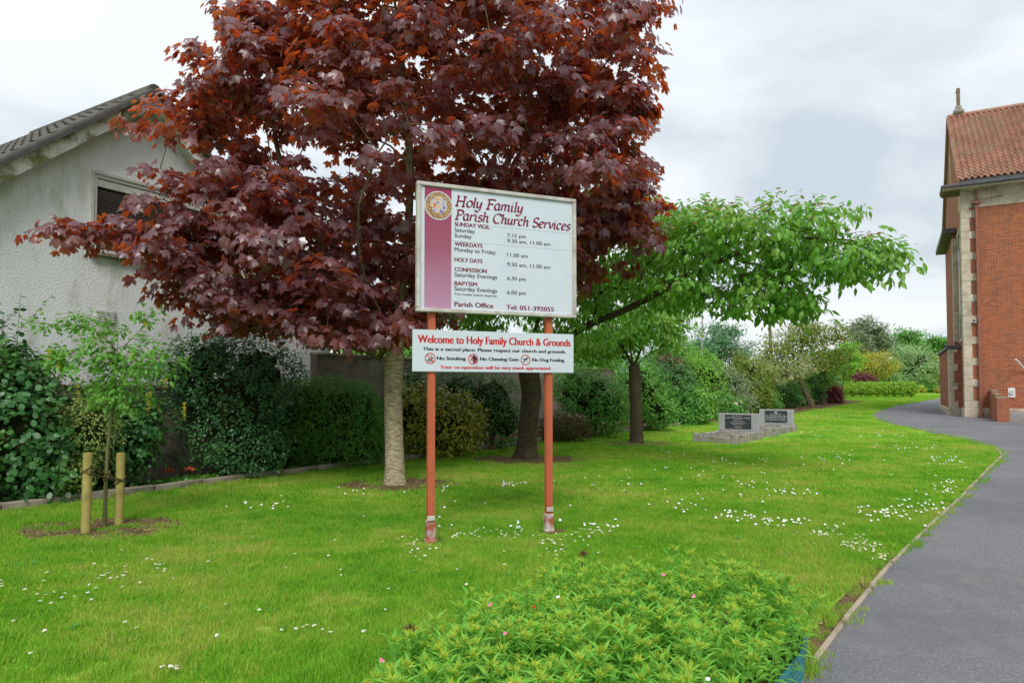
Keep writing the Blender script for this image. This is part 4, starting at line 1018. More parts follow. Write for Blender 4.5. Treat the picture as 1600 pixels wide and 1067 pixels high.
cb2 = at(995, 692); d2 = cb2.y
ch2 = empty('cherry_tree', cb2, 0, 'smaller cherry tree with an upright trunk standing left of the graves', 'tree')
trunk('trunk', [cb2 - Vector((0, 0, .1)), P(994, 640, d2), P(992, 590, d2), P(990, 570, d2)], [.185, .165, .165, .15], M['cherrybark'], ch2, 16, .3)
sk = Skel(); sk.limb([P(992, 600, d2), P(990, 575, d2)], -1); fk = len(sk.p) - 1
for L_ in ([P(975, 545, d2), P(945, 500, d2), P(930, 440, d2)], [P(1000, 550, d2), P(1020, 500, d2 + .3), P(1030, 440, d2)], [P(985, 545, d2 - .4), P(985, 480, d2 - .8), P(1000, 420, d2 - .8)], [P(1005, 560, d2), P(1045, 535, d2 - .2)]): sk.limb(L_, fk)
make_crown(ch2, [pxblob(980, 500, d2, 90, 50, 1.7), pxblob(1030, 470, d2, 62, 45, 1.3), pxblob(920, 530, d2, 55, 40, 1.1), pxblob(980, 430, d2, 90, 50, 1.5), pxblob(1040, 520, d2 - .3, 36, 26, .8)], sk, np.array(P(990, 570, d2)), 280, 34, OVAL, .13, M['L_cherry'], (.2, .45), 0, .8, .5, .8, M['cherrybark'], None, .5, .005, .09)

# ================================================================== YOUNG STAKED LABURNUM
lb = at(163, 822); dl = lb.y
lab = empty('laburnum_sapling', lb, 0, 'young staked laburnum with hanging yellow flower tassels', 'tree')
trunk('trunk', [lb - Vector((0, 0, .05)), P(165, 760, dl), P(168, 700, dl), P(174, 650, dl), P(180, 600, dl), P(182, 560, dl)], [.024, .021, .020, .018, .015, .012], M['stem'], lab, 8, .3)
sk = Skel(); sk.limb([P(175, 640, dl), P(182, 560, dl)], -1); fk = len(sk.p) - 1
for L_ in ([P(175, 540, dl), P(150, 515, dl), P(110, 508, dl), P(60, 505, dl)], [P(195, 540, dl), P(225, 510, dl), P(240, 482, dl)], [P(185, 520, dl), P(165, 500, dl), P(130, 490, dl - .2)], [P(200, 560, dl), P(250, 550, dl), P(285, 570, dl)], [P(170, 570, dl), P(130, 550, dl), P(85, 555, dl)]): sk.limb(L_, fk, .12)
LBs = [pxblob(180, 560, dl, 75, 55, .55), pxblob(235, 560, dl, 50, 38, .4), pxblob(140, 510, dl, 45, 22, .35), pxblob(90, 560, dl, 35, 18, .25), pxblob(190, 615, dl, 45, 26, .35), pxblob(70, 506, dl, 25, 9, .12), pxblob(225, 495, dl, 28, 18, .2)]
cc_, oo_ = blob_points(LBs, 210, .9, .1)
for q in cc_[np.argsort([np.min(np.linalg.norm(np.array(sk.p) - v, axis=1)) for v in cc_])]: sk.reach(q, np.array(P(180, 640, dl)), .05, .15, .02)
sk.build('branches', M['stem'], lab, .0022, .45, .014, 5)
pos = np.repeat(cc_, 9, 0) + rng.normal(size=(210 * 9, 3)) * .05; oo = np.repeat(oo_, 9, 0)
scatter('foliage', OVAL, pos, frames(nrm(oo * .3 + np.array([0, 0, .7]) + rng.normal(size=pos.shape) * .35), oo + rng.normal(size=pos.shape) * .6 + np.array([0, 0, -.5])), .062 * rng.uniform(.8, 1.4, len(pos)), M['L_lab'], lab, keep=300)
for qx, qy, qn in ((76, 545, 9), (92, 560, 13), (125, 515, 9), (122, 600, 8), (232, 612, 15), (192, 590, 12), (205, 545, 7), (228, 500, 8), (196, 620, 10), (288, 628, 12), (165, 545, 7), (148, 525, 7), (258, 590, 8)):
    q0 = np.array(P(qx, qy, dl - .1)); n = qn * 5; t = np.sort(rng.random(n)); L_ = qn * .018
    pos = q0 + np.stack([rng.normal(size=n) * .012, rng.normal(size=n) * .012, -t * L_], 1)
    scatter('flower_tassel', ROUND, pos, frames(rng.normal(size=pos.shape), rng.normal(size=pos.shape) + np.array([0, 0, -.5])), .017 * (1.15 - .6 * t), M['L_yel'], lab)
def stake(px, base, top, w, label):
    b = at(px, base); d = b.y; h = P(px, top, d).z - b.z
    bm = bmesh.new(); r = bmesh.ops.create_cone(bm, cap_ends=True, segments=12, radius1=w / 2, radius2=w / 2 * .97, depth=h + .1)
    bmesh.ops.bevel(bm, geom=[e for e in bm.edges if abs(e.verts[0].co.z - e.verts[1].co.z) < 1e-5 and e.verts[0].co.z > 0], offset=.008, segments=2, affect='EDGES')
    o = bmo('tree_stake', bm, M['stake'], None, True, R(40)); o.location = (b.x, b.y, b.z + h / 2 - .05); o.rotation_euler = (random.uniform(-.01, .01), .008, .3)
    tag(o, label, 'stake', 'timber stakes holding the sapling'); return b, h
s1, h1 = stake(134, 833, 707, .100, 'left round timber stake beside the sapling, nearer the house')
s2, h2 = stake(186, 820, 707, .100, 'right round timber stake beside the sapling, nearer the maple')
tie = empty('tree_tie', (s1.x, s1.y, .6), 0, 'green brown rope tying the sapling to its two stakes', 'rope')
def loc(px, py, d): return Vector(P(px, py, d)) - tie.location
q1 = s1.y; q2 = s2.y
def loop(c, r, z, n=14, tilt=.04): return [Vector((c.x + r * math.cos(2 * math.pi * k / n), c.y + r * math.sin(2 * math.pi * k / n), z + tilt * math.sin(2 * math.pi * k / n + 1))) - tie.location for k in range(n + 1)]
z1 = P(134, 732, q1).z
tube('rope_loop', loop(s1, .056, z1), .009, M['rope'], tie, 6); tube('rope_loop', loop(s1, .057, z1 - .04, tilt=-.03), .009, M['rope'], tie, 6); tube('rope_loop', loop(s2, .056, P(186, 750, q2).z), .009, M['rope'], tie, 6)
for a, b, c, d in ((140, 727, 165, 741), (140, 735, 168, 747), (168, 745, 194, 752), (166, 738, 190, 750), (138, 740, 162, 744)):
    tube('rope_strand', [loc(a, b, q1 - .06), loc((a + c) / 2, (b + d) / 2 + 2, (q1 + dl) / 2 - .05), loc(c, d, dl - .03)], .009, M['rope'], tie, 6)
tc_ = P(167, 742, dl); tube('rope_loop', loop(tc_, .028, tc_.z), .010, M['rope'], tie, 6); tube('rope_loop', loop(tc_, .03, tc_.z - .02), .010, M['rope'], tie, 6)

# ================================================================== SHRUBS
def shrub(name, label, blobs, n, tm, size, mat, cat='shrub', group=None, stem=True, corek=.7, up=.45, droop=.3, keep=0, minz=.0, shell=.35, clump=6, spread=.7, jit=.5, lump=.12, stems=None):
    b0 = blobs[0]; y0 = b0[1]; base = Vector((b0[0], y0, gz(y0)))
    e = empty(name, base, 0, label, cat, group)
    if stem:
        V, Fc = [], []
        for k in range(stems or 5):
            a = random.uniform(0, 6.28); r = b0[3] * random.uniform(.2, .6); h = (b0[2] + b0[5] * .5 - base.z)
            v, f = tube_arrays([Vector((math.cos(a) * .06, math.sin(a) * .06, -.05)), Vector((math.cos(a) * r * .4, math.sin(a) * r * .4, h * .4)), Vector((math.cos(a) * r, math.sin(a) * r, h))], [.028, .02, .008], 6, False, len(V)); V += v; Fc += f
        mesh('stems', V, Fc, M['greybark'], e, True)
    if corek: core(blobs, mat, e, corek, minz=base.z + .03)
    if stem and name not in ('clipped_hedge',):
        c, o = blob_points(blobs, 46, .05, lump, base.z + .2); kk = o[:, 2] > -.1; c, o = c[kk], o[kk]; L = np.array(base); V = []; Fc = []; pp, oo = [], []
        for q, w in zip(c, o):
            ln = size * random.uniform(2.5, 5.5); e1 = q + (w * .6 + np.array([0, 0, .7]) + rng.normal(size=3) * .2) * ln
            v, f = tube_arrays([Vector(q - w * size - L), Vector(e1 - L)], [size * .06, size * .03], 4, False, len(V)); V += v; Fc += f
            for j in range(9):
                t = (j + .5) / 9; th = j * 2.4; pp.append(q * (1 - t) + e1 * t); oo.append([math.cos(th), math.sin(th), .5])
        mesh('shoots', V, Fc, M['stem'], e)
        scatter('shoot_leaves', tm, np.array(pp), frames(np.array([0, 0, 1.]) + rng.normal(size=(len(pp), 3)) * .3, np.array(oo)), size * .85 * rng.uniform(.7, 1.1, len(pp)), mat, e)
    foliage('foliage', blobs, int(n * 1.5), tm, size, mat, e, up, droop, shell, clump, spread, base.z + minz, lump, keep, jit)
    return e
def spikes(e, mat, tips, leafsize, tm=OVAL, n=18, stemr=.006):
    """upright shoots: list of (px, py_top, py_bottom, d)"""
    L = np.array(e.location); pos = []; tip = []; nor = []; V = []; Fc = []
    for px, pt, pb, d in tips:
        a = np.array(P(px, pb, d)); b = np.array(P(px + random.uniform(-6, 6), pt, d))
        v, f = tube_arrays([Vector(a - L), Vector(b - L)], [stemr, stemr * .5], 4, False, len(V)); V += v; Fc += f
        for k in range(n):
            t = (k + random.random()) / n; q = a * (1 - t) + b * t; th = k * 2.4
            o = np.array([math.cos(th), math.sin(th), .7]); pos.append(q); tip.append(o); nor.append(np.array([-math.cos(th) * .7, -math.sin(th) * .7, 1.]))
    mesh('shoots', V, Fc, M['stem'], e); scatter('shoot_leaves', tm, np.array(pos), frames(np.array(nor), np.array(tip)), np.full(len(pos), leafsize), mat, e)
# left end
e = shrub('laurel_shrub', 'dark glossy laurel with upright shoots at the left edge of the bed', [pxblob(30, 690, 9.6, 95, 110, .9), pxblob(-60, 640, 9.4, 90, 150, 1.0), pxblob(20, 600, 9.7, 55, 60, .5), pxblob(85, 730, 9.5, 35, 60, .35)], 5200, ROUND, .10, M['L_laurel'], keep=300, up=.35, spread=.8)
spikes(e, M['L_laurel'], [(3, 490, 580, 9.5), (22, 520, 600, 9.5), (45, 560, 640, 9.5), (12, 540, 620, 9.3), (62, 590, 660, 9.4), (-20, 500, 600, 9.5)], .085)
shrub('variegated_shrub', 'cream and green variegated shrub left of the staked sapling', [pxblob(110, 690, 9.9, 48, 75, .4), pxblob(145, 670, 9.9, 38, 55, .4), pxblob(105, 745, 9.6, 38, 32, .3)], 3200, DIAM, .045, M['L_var'], clump=5, corek=.6)
shrub('dark_leaf_shrub', 'dark broad-leaved shrub behind the staked sapling', [pxblob(185, 690, 10.8, 62, 62, .6), pxblob(215, 660, 10.9, 32, 45, .4), pxblob(150, 640, 10.9, 45, 40, .4)], 2600, ROUND, .085, M['L_laurel'], up=.35)
e = shrub('holly_shrub', 'big glossy dark evergreen shrub between bare wall and clipped hedge', [pxblob(360, 640, 12.4, 95, 100, 1.0), pxblob(300, 590, 12.2, 62, 60, .7), pxblob(400, 590, 12.7, 70, 75, .8), pxblob(390, 700, 12.1, 60, 45, .6), pxblob(330, 560, 12.4, 50, 40, .5)], 13000, ROUND, .05, M['L_holly'], clump=5, jit=.6)
spikes(e, M['L_holly'], [(300, 505, 560, 12.2), (335, 510, 560, 12.2), (365, 520, 570, 12.2), (410, 520, 580, 12.4), (275, 540, 590, 12.0), (345, 500, 560, 12.3), (440, 555, 600, 12.4), (385, 500, 560, 12.4)], .05, ROUND, 22)
# clipped hedge dome: superellipsoid-like from stacked blobs
shrub('clipped_hedge', 'rounded clipped green hedge left of the pale maple trunk', [pxblob(520, 665, 14.0, 84, 78, .8), pxblob(478, 655, 13.8, 55, 70, .7), pxblob(562, 662, 14.3, 42, 68, .7), pxblob(450, 690, 13.6, 45, 48, .6), pxblob(520, 700, 13.9, 90, 40, .75)], 22000, DIAM, .045, M['L_hedge'], clump=4, shell=.14, lump=.03, corek=.86, up=.2, jit=.7, spread=.5)
shrub('gold_spotted_shrub', 'gold and green spotted evergreen between the maple and the left sign post', [pxblob(690, 668, 15.6, 55, 58, .8), pxblob(650, 660, 15.5, 42, 65, .7), pxblob(725, 660, 15.8, 34, 48, .5)], 4200, ROUND, .075, M['L_gold'], up=.4)
shrub('dark_bush', 'very dark bushy evergreen left of the thick cherry trunk', [pxblob(765, 630, 17.4, 58, 62, .9), pxblob(720, 610, 17.8, 45, 40, .8), pxblob(790, 660, 17.2, 35, 40, .6), pxblob(640, 610, 17.5, 40, 45, .8)], 7000, DIAM, .06, M['L_dark'])
shrub('brush_pile', 'low heap of dry brushy conifer growth right of the thick cherry trunk', [pxblob(880, 668, 19.3, 42, 17, .5)], 1800, LANCE, .16, M['L_brush'], stem=False, corek=.5, up=.2)
shrub('green_shrub', 'bright green leafy shrub right of the right sign post', [pxblob(925, 625, 20.8, 52, 55, 1.0), pxblob(895, 605, 21, 32, 40, .8), pxblob(955, 640, 20.6, 35, 38, .7)], 5200, ROUND, .075, M['L_mid'])
shrub('green_shrub', 'tall mid green shrub directly behind the upright cherry trunk', [pxblob(1000, 610, 23.5, 45, 52, 1.0), pxblob(1028, 640, 23.2, 32, 30, .8)], 4200, ROUND, .08, M['L_mid'])
# border shrubs running away to the right
BS = [('ivy_bush', 'dark green bush with red young tips above the border', (1050, 600, 27, 40, 40), 'L_dark', ROUND, .09), ('leafy_shrub', 'fresh green shrub low on the border left of the graves', (1075, 628, 26.5, 36, 26), 'L_mid', ROUND, .09),
      ('leafy_shrub', 'yellowish green tall shrub behind the nearer grave', (1105, 590, 31, 36, 38), 'L_fresh', DIAM, .10), ('leafy_shrub', 'grey green arching shrub above the nearer headstone', (1140, 605, 31, 34, 34), 'L_grey', DIAM, .09),
      ('flowering_shrub', 'low dark shrub with pale pink blossom behind the headstones', (1128, 632, 29.5, 30, 18), 'L_mid', DIAM, .09), ('leafy_shrub', 'orange tipped shrub at the back of the border', (1175, 590, 35, 32, 36), 'L_olive', DIAM, .11),
      ('leafy_shrub', 'dark shrub behind the blossoming small tree', (1215, 612, 41, 34, 24), 'L_dark', DIAM, .12), ('leafy_shrub', 'yellow green rounded bush beside the leaning trunk', (1247, 612, 43, 17, 22), 'L_fresh', DIAM, .11),
      ('leafy_shrub', 'dark evergreen right behind the leaning trunk', (1262, 602, 46, 24, 26), 'L_dark', DIAM, .12), ('leafy_shrub', 'mid green bush between leaning tree and purple shrub', (1290, 600, 50, 20, 24), 'L_mid', DIAM, .12),
      ('purple_shrub', 'purple leaved shrub on the lawn left of the long low hedge', (1302, 612, 47, 11, 12), 'L_purple', DIAM, .12), ('purple_shrub', 'dark purple shrub above the long low hedge', (1345, 592, 72, 22, 7), 'L_purple', DIAM, .2),
      ('leafy_shrub', 'rusty red leaved shrub at the start of the far border', (1046, 572, 29, 20, 16), 'L_purple', DIAM, .09), ('leafy_shrub', 'light green shrub filling the border behind both graves', (1190, 622, 36, 26, 18), 'L_mid', DIAM, .10)]
for nm, lb_, (px, py, d, rx, rz), mt, tm_, sz in BS:
    b = pxblob(px, py, d, rx, rz, rx * d / F * .9)
    low = max(gz(d) + .1, b[2] - b[5])
    # extend to the ground with a second, lower blob
    b2 = (b[0] + .1, d - .1, (gz(d) + b[2]) / 2, b[3] * .95, b[4] * .95, (b[2] - gz(d)) / 2 + .15)
    b3 = (b[0] - b[3] * .4, d + .2, b[2] + b[5] * .25, b[3] * .6, b[4] * .6, b[5] * .8)
    shrub(nm, lb_, [b, b2, b3], 4600, tm_, sz, M[mt], corek=.55, lump=.2)
# pink blossom
bb = pxblob(1140, 630, 29.3, 18, 10, .5)
pb = bpy.data.objects['flowering_shrub']
c_, o_ = blob_points([bb], 160, .3, .1)
scatter('blossom', ROUND, c_, frames(o_ + rng.normal(size=c_.shape) * .4, rng.normal(size=c_.shape)), np.full(160, .09), pmat('pale_pink_blossom', (.75, .45, .5), None, 5, .6, 0), pb)

# ================================================================== TREES FURTHER OFF
def tree(name, label, px, pbase, d, blobs, n, tm, size, mat, tr=.1, lean=0, bark='greybark', clu=90, up=.45, corek=.0, group=None, forks=4):
    bz_ = gz(d); x = P(px, 600, d).x; base = Vector((x, d, bz_)); e = empty(name, base, 0, label, 'tree', group)
    B = [pxblob(a, b, d + dd, rx, rz, rx * d / F * .85) for a, b, dd, rx, rz in blobs]
    c = np.array([B[0][0], B[0][1], B[0][2] - B[0][5] * .6])
    top = Vector((c[0], c[1], c[2]))
    trunk('trunk', [base - Vector((0, 0, .1)), base.lerp(top, .5) + Vector((lean * .3, 0, 0)), top], [tr, tr * .8, tr * .6], M[bark], e, 10, .3)
    sk = Skel(); sk.limb([base.lerp(top, .6), top], -1); fk = len(sk.p) - 1
    for b in B: sk.limb([top.lerp(Vector(b[:3]), .5), Vector(b[:3])], fk, .4)
    cc, oo = blob_points(B, clu, .7, .15)
    for q in cc: sk.reach(q, c, .05, .7, .05)
    sk.build('branches', M[bark], e, .010 * d / 40, .5, tr * .6, 4)
    nn = n // clu; pos = np.repeat(cc, nn, 0) + rng.normal(size=(clu * nn, 3)) * np.array([1, 1, .6]) * min(B[0][3], 3) * .17; o2 = np.repeat(oo, nn, 0)
    sz = size * rng.uniform(.7, 1.25, len(pos))
    scatter('foliage', tm, pos, frames(nrm(o2 * .5 + np.array([0, 0, up]) + rng.normal(size=pos.shape) * .5), o2 + rng.normal(size=pos.shape) * .6 + np.array([0, 0, -.3])), sz, mat, e)
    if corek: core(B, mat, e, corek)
    return e
tree('leaning_tree', 'olive tree with a leaning bare trunk on the far lawn', 1270, 636, 41.4, [(1240, 550, 0, 48, 42), (1290, 545, .3, 36, 36), (1200, 560, 0, 26, 30), (1265, 520, 0, 30, 20), (1310, 530, 0, 16, 22)], 9000, DIAM, .15, M['L_olive'], .2, clu=160)
tree('blossom_tree', 'small spreading tree with pale blossom behind the graves', 1213, 640, 38, [(1205, 583, 0, 40, 20), (1245, 575, 0, 30, 14), (1178, 590, 0, 20, 16)], 4200, DIAM, .13, leafmat('pale_blossom_leaf', (.20, .33, .07), (.50, .44, .28), (.3, .4, .08), .3, .5, .3), .09, clu=90)
tree('slender_tree', 'slender dark stemmed tree right of the leaning trunk', 1285, 629, 45, [(1288, 575, 0, 22, 30), (1300, 560, 0, 18, 22)], 3600, DIAM, .14, M['L_mid'], .07, clu=70)
tree('slender_tree', 'light green slender tree at the left end of the long hedge', 1313, 620, 56, [(1318, 570, 0, 24, 34), (1330, 555, 0, 16, 22)], 4200, DIAM, .17, M['L_fresh'], .08, clu=80)
tree('blue_green_tree', 'blue green tree rising above the border by the thin mast', 1125, 590, 55, [(1125, 540, 0, 42, 32), (1150, 555, 0, 28, 20), (1100, 555, 0, 24, 20), (1128, 515, 0, 22, 14)], 7000, DIAM, .2, M['L_teal'], .2, clu=120)
tree('yellow_tree', 'yellow green tree above the long low hedge', 1350, 610, 78, [(1350, 565, 0, 40, 22), (1372, 575, 0, 24, 14), (1335, 580, 0, 24, 14)], 5400, DIAM, .26, M['L_lime'], .15, clu=100)
tree('willow_tree', 'grey green feathery tall tree behind the yellow tree', 1358, 610, 105, [(1355, 530, 0, 30, 28), (1378, 540, 0, 18, 20), (1340, 545, 0, 20, 20)], 4200, LANCE, .9, M['L_grey'], .3, clu=100)
tree('round_tree', 'pale green round headed tree beside the far garden', 1428, 612, 84, [(1427, 568, 0, 35, 32), (1415, 575, 0, 25, 24), (1440, 575, 0, 25, 24)], 9000, DIAM, .24, leafmat('pale_round_crown_leaf', (.26, .42, .16), (.36, .50, .24), (.3, .5, .2), .3, .55, .25), .22, clu=150, corek=.7)
tree('far_tree', 'dark green domed tree far behind the round headed tree', 1420, 612, 130, [(1420, 530, 0, 26, 18), (1412, 550, 0, 26, 18)], 5000, DIAM, .4, M['L_mid'], .4, clu=90, corek=.7)
tree('far_tree', 'green tree on the skyline close to the church corner', 1465, 612, 135, [(1462, 535, 0, 26, 14), (1480, 550, 0, 34, 22), (1448, 545, 0, 14, 12)], 5000, DIAM, .4, M['L_mid'], .4, clu=90, corek=.7)
tree('far_tree', 'lime green tree just left of the church porch', 1472, 612, 100, [(1472, 575, 0, 22, 20), (1455, 580, 0, 14, 16)], 3600, DIAM, .3, M['L_lime'], .2, clu=70, corek=.7)
tree('background_tree', 'green tree seen beyond the wall left of the notice board', 560, 600, 40, [(565, 560, 0, 45, 22), (590, 545, 0, 30, 18)], 5000, DIAM, .2, M['L_fresh'], .2, clu=80, corek=.7)
tree('background_tree', 'dense green tree rising behind the cherry trees', 920, 600, 32, [(900, 560, 0, 60, 50), (960, 540, 1, 60, 55), (860, 540, 0, 50, 40)], 9000, DIAM, .16, M['L_mid'], .25, clu=150, corek=.6)
tree('background_tree', 'green tree filling the gap right of the upright cherry', 1050, 600, 38, [(1045, 560, 0, 45, 42), (1080, 575, 0, 34, 34)], 7000, DIAM, .17, M['L_mid'], .2, clu=120, corek=.6)
tree('background_tree', 'green tree behind the boundary wall between the sign posts', 760, 600, 36, [(740, 540, 0, 50, 30), (790, 560, 0, 40, 30), (690, 565, 0, 36, 25), (640, 548, 0, 34, 26)], 6000, DIAM, .18, M['L_mid'], .2, clu=110, corek=.6)
# hills of trees at the end of the view
B = []
for px in range(1040, 1560, 18): B.append(pxblob(px + random.uniform(-6, 6), 590 + random.uniform(-7, 5), 150 + random.uniform(-8, 8), 18, 18, 3))
for px in range(-300, 1040, 26): B.append(pxblob(px, 592 + random.uniform(-7, 5), 140, 22, 18, 3))
e = empty('far_woodland', (0, 140, gz(140))); tag(e, 'line of far green woodland along the horizon', 'woodland'); e['kind'] = 'stuff'
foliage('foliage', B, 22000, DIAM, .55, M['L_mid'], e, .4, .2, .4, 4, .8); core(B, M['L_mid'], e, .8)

# long clipped hedge with bare feet, one clipped conifer after another
lh = empty('low_hedge', at(1360, 615), 0, 'long bright green clipped hedge with bare stems across the far lawn', 'hedge')
dH = 62.0
B = []
for k in range(10):
    px = 1306 + k * 13; c = P(px, 606, dH); B.append((c.x, dH + .0, gz(dH) + .80, .60, .6, .62))
lh.location = (P(1360, 600, dH).x, dH, gz(dH))
for b in B:
    tube('stem', [Vector((b[0], b[1], gz(dH) - .05)) - lh.location, Vector((b[0] + .03, b[1], gz(dH) + .6)) - lh.location], .05, M['greybark'], lh, 5)
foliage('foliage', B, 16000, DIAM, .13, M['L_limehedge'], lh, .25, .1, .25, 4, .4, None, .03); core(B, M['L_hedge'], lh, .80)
dh2 = 88
def clipped(label, px0, px1, py0, py1, d, mat, nm='clipped_bush', n=2400):
    c = P((px0 + px1) / 2, (py0 + py1) / 2, d); rx = (px1 - px0) / 2 * d / F; rz = (py1 - py0) / 2 * d / F
    k = max(1, round(rx / (rz * 1.2))); bl = [(c.x - rx + rx / k * (2 * i + 1), d, c.z, rx / k * 1.15, rz * 1.3, rz * 1.1) for i in range(k)]
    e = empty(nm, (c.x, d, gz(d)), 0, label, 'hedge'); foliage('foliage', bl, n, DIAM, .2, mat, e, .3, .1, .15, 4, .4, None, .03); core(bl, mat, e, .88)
clipped('dark clipped hedge at the back of the far garden', 1375, 1500, 585, 602, 100, M['L_hedge'], 'back_hedge', 4000)
clipped('small golden clipped bush left of the church porch', 1428, 1446, 606, 614, 78, M['L_lime'], n=900)
clipped('small green clipped bush beside the golden one', 1448, 1462, 602, 612, 80, M['L_hedge'], n=900)
clipped('golden clipped bush nearest the church porch', 1464, 1476, 605, 615, 77, M['L_lime'], n=900)

# poles
pd = P(1203, 485, 60); o = tube('timber_pole', [Vector((0, 0, -.3)), Vector((.0, 0, pd.z - gz(60)))], [.16, .12], M['oldpole'], None, 8); o.location = (P(1208, 600, 60).x, 60, gz(60)); o.rotation_euler = (0, -.035, 0)
tag(o, 'weathered timber pole rising behind the leaning tree', 'pole')
md = P(1097, 470, 48); mst = empty('lamp_mast', (md.x, 48, gz(48)), 0, 'thin grey steel mast standing above the border shrubs', 'mast')
tube('mast', [(0, 0, -.2), (0, 0, md.z - gz(48))], [.07, .045], M['steel'], mst, 8); tube('lamp_arm', [(0, 0, md.z - gz(48)), (-.5, 0, md.z - gz(48) + .12)], .03, M['steel'], mst, 6); box('lamp_head', (-.7, 0, md.z - gz(48) + .12), (.5, .2, .1), M['steel'], mst, bev=.02)

# ================================================================== FLOWER BED (front)
FB = [(-.65, 2.2), (-.60, 3.0), (-.22, 3.7), (.25, 4.35), (.9, 4.65), (1.5, 4.5), (1.68, 4.05), (1.52, 3.75), (1.0, 3.05), (.35, 2.2)]
bm = bmesh.new(); cx, cy = .4, 3.4
top = [bm.verts.new((x, y, .13)) for x, y in FB]; bot = [bm.verts.new((x, y, -.02)) for x, y in FB]; bm.faces.new(top)
for i in range(len(FB)): bm.faces.new([bot[i - 1], bot[i], top[i], top[i - 1]])
bmesh.ops.recalc_face_normals(bm, faces=bm.faces[:]); fs = bmo('flower_bed_soil', bm, M['soil']); tag(fs, kind='structure')
def ribbed(pts, z0, z1):
    V, Fc = [], []; nr = 30; prof = []
    for k in range(nr + 1):
        prof.append((z0 + (z1 - z0) * k / nr, .007 * math.sin(k / nr * 7 * 2 * math.pi)))
    for i, (x, y) in enumerate(pts):
        a = Vector(pts[max(i - 1, 0)]); b = Vector(pts[min(i + 1, len(pts) - 1)]); t = (b - a).normalized(); n = Vector((t.y, -t.x))
        for off in (.0, .012):
            for z, q in prof: V.append((x + n.x * (q + off), y + n.y * (q + off), z))
    m_ = len(prof)
    for i in range(len(pts) - 1):
        for s in range(2):
            for k in range(m_ - 1):
                a = (i * 2 + s) * m_ + k; b = ((i + 1) * 2 + s) * m_ + k; Fc.append((a, b, b + 1, a + 1) if s else (a, a + 1, b + 1, b))
        a = (i * 2) * m_ + m_ - 1; b = ((i + 1) * 2) * m_ + m_ - 1; Fc.append((a, a + m_, b + m_, b))
    for i in (0, len(pts) - 1):
        a = i * 2 * m_
        for k in range(m_ - 1): Fc.append((a + k, a + k + 1, a + m_ + k + 1, a + m_ + k))
    return V, Fc
eb = ribbed([(.33, 2.18), (.7, 2.65), (1.03, 3.03), (1.3, 3.4), (1.555, 3.74), (1.70, 4.03), (1.66, 4.2)], -.03, .17)
o = mesh('ribbed_bed_edging', *eb, M['teal'], None, True); tag(o, 'teal ribbed plastic edging round the front flower bed by the path', 'edging')
def plant_meshes(k):
    """sweet william: stem, opposite lance leaves, bristly bud head"""
    r = np.random.default_rng(100 + k); SV, SF, HP, HT, HR, HZ = [], [], [], [], [], []
    P_, T_, N_, Z_ = [], [], [], []
    nn = 8
    for si in range(3):
      h = r.uniform(.22, .33); bend = r.uniform(-.04, .04, 2); a0_ = si * 2.1 + r.uniform(-.4, .4); o0 = np.array([math.cos(a0_), math.sin(a0_), 0]) * .045
      bend = bend + o0[:2] * .6
      def pt(t): return o0 + np.array([bend[0] * t * t, bend[1] * t * t, h * t])
      v, f = tube_arrays([Vector(pt(t)) for t in (0, .5, 1)], [.004, .0035, .003], 5, False); SF.append((v, f))
      n = 34; a = r.uniform(0, 6.28, n); e = r.uniform(.25, 1.5, n)
      T2 = np.stack([np.cos(a) * np.cos(e), np.sin(a) * np.cos(e), np.sin(e)], 1); HP.append(np.tile(pt(1.0), (n, 1)) + T2 * .006); HT.append(T2); HR.append(r.normal(size=(n, 3))); HZ.append(r.uniform(.02, .038, n))
      for i in range(nn):
        t = .08 + .88 * i / (nn - 1); a0 = i * 1.7 + r.uniform(-.3, .3)
        for s in (0, math.pi, *( [1.57, 4.71] if i > 5 else [])):
            a = a0 + s; el = .15 + .65 * t + r.uniform(-.2, .2)
            P_.append(pt(t)); T_.append([math.cos(a) * math.cos(el), math.sin(a) * math.cos(el), math.sin(el)]); N_.append([-math.cos(a) * math.sin(el), -math.sin(a) * math.sin(el), math.cos(el)]); Z_.append(r.uniform(.075, .115) * (1.1 - .35 * t))
    LW = (np.array([(0, 0, 0), (.095, .28, .03), (.085, .6, .0), (0, 1.0, -.22), (-.085, .6, .0), (-.095, .28, .03), (0, .45, -.015)]), np.array([(6, 0, 1), (6, 1, 2), (6, 2, 3), (6, 3, 4), (6, 4, 5), (6, 5, 0)]))
    def inst(tm, pos, fr, sz, name, mat):
        V0, T0 = tm; V = np.einsum('nij,vj->nvi', fr, V0) * sz[:, None, None] + pos[:, None]
        T = (T0[None] + (np.arange(len(pos)) * len(V0))[:, None, None]).reshape(-1, 3)
        me = bpy.data.meshes.new(name); me.from_pydata([tuple(map(float, q)) for q in V.reshape(-1, 3)], [], [tuple(map(int, q)) for q in T]); me.materials.append(mat); me.update(); return me
    lm = inst(LW, np.array(P_), frames(np.array(N_), np.array(T_)), np.array(Z_), 'leaves', M['L_bed'])
    out = []
    for v, f in SF:
        sm_ = bpy.data.meshes.new('stem'); sm_.from_pydata([tuple(q) for q in v], [], f); smooth(sm_); sm_.materials.append(M['L_bed']); out.append(sm_)
    out.insert(1, lm)
    for a, b, c, d in zip(HP, HR, HT, HZ): out.append(inst(LANCE, a, frames(b, c), d, 'bud_head', M['L_bud']))
    return out
PM = [plant_meshes(k) for k in range(8)]
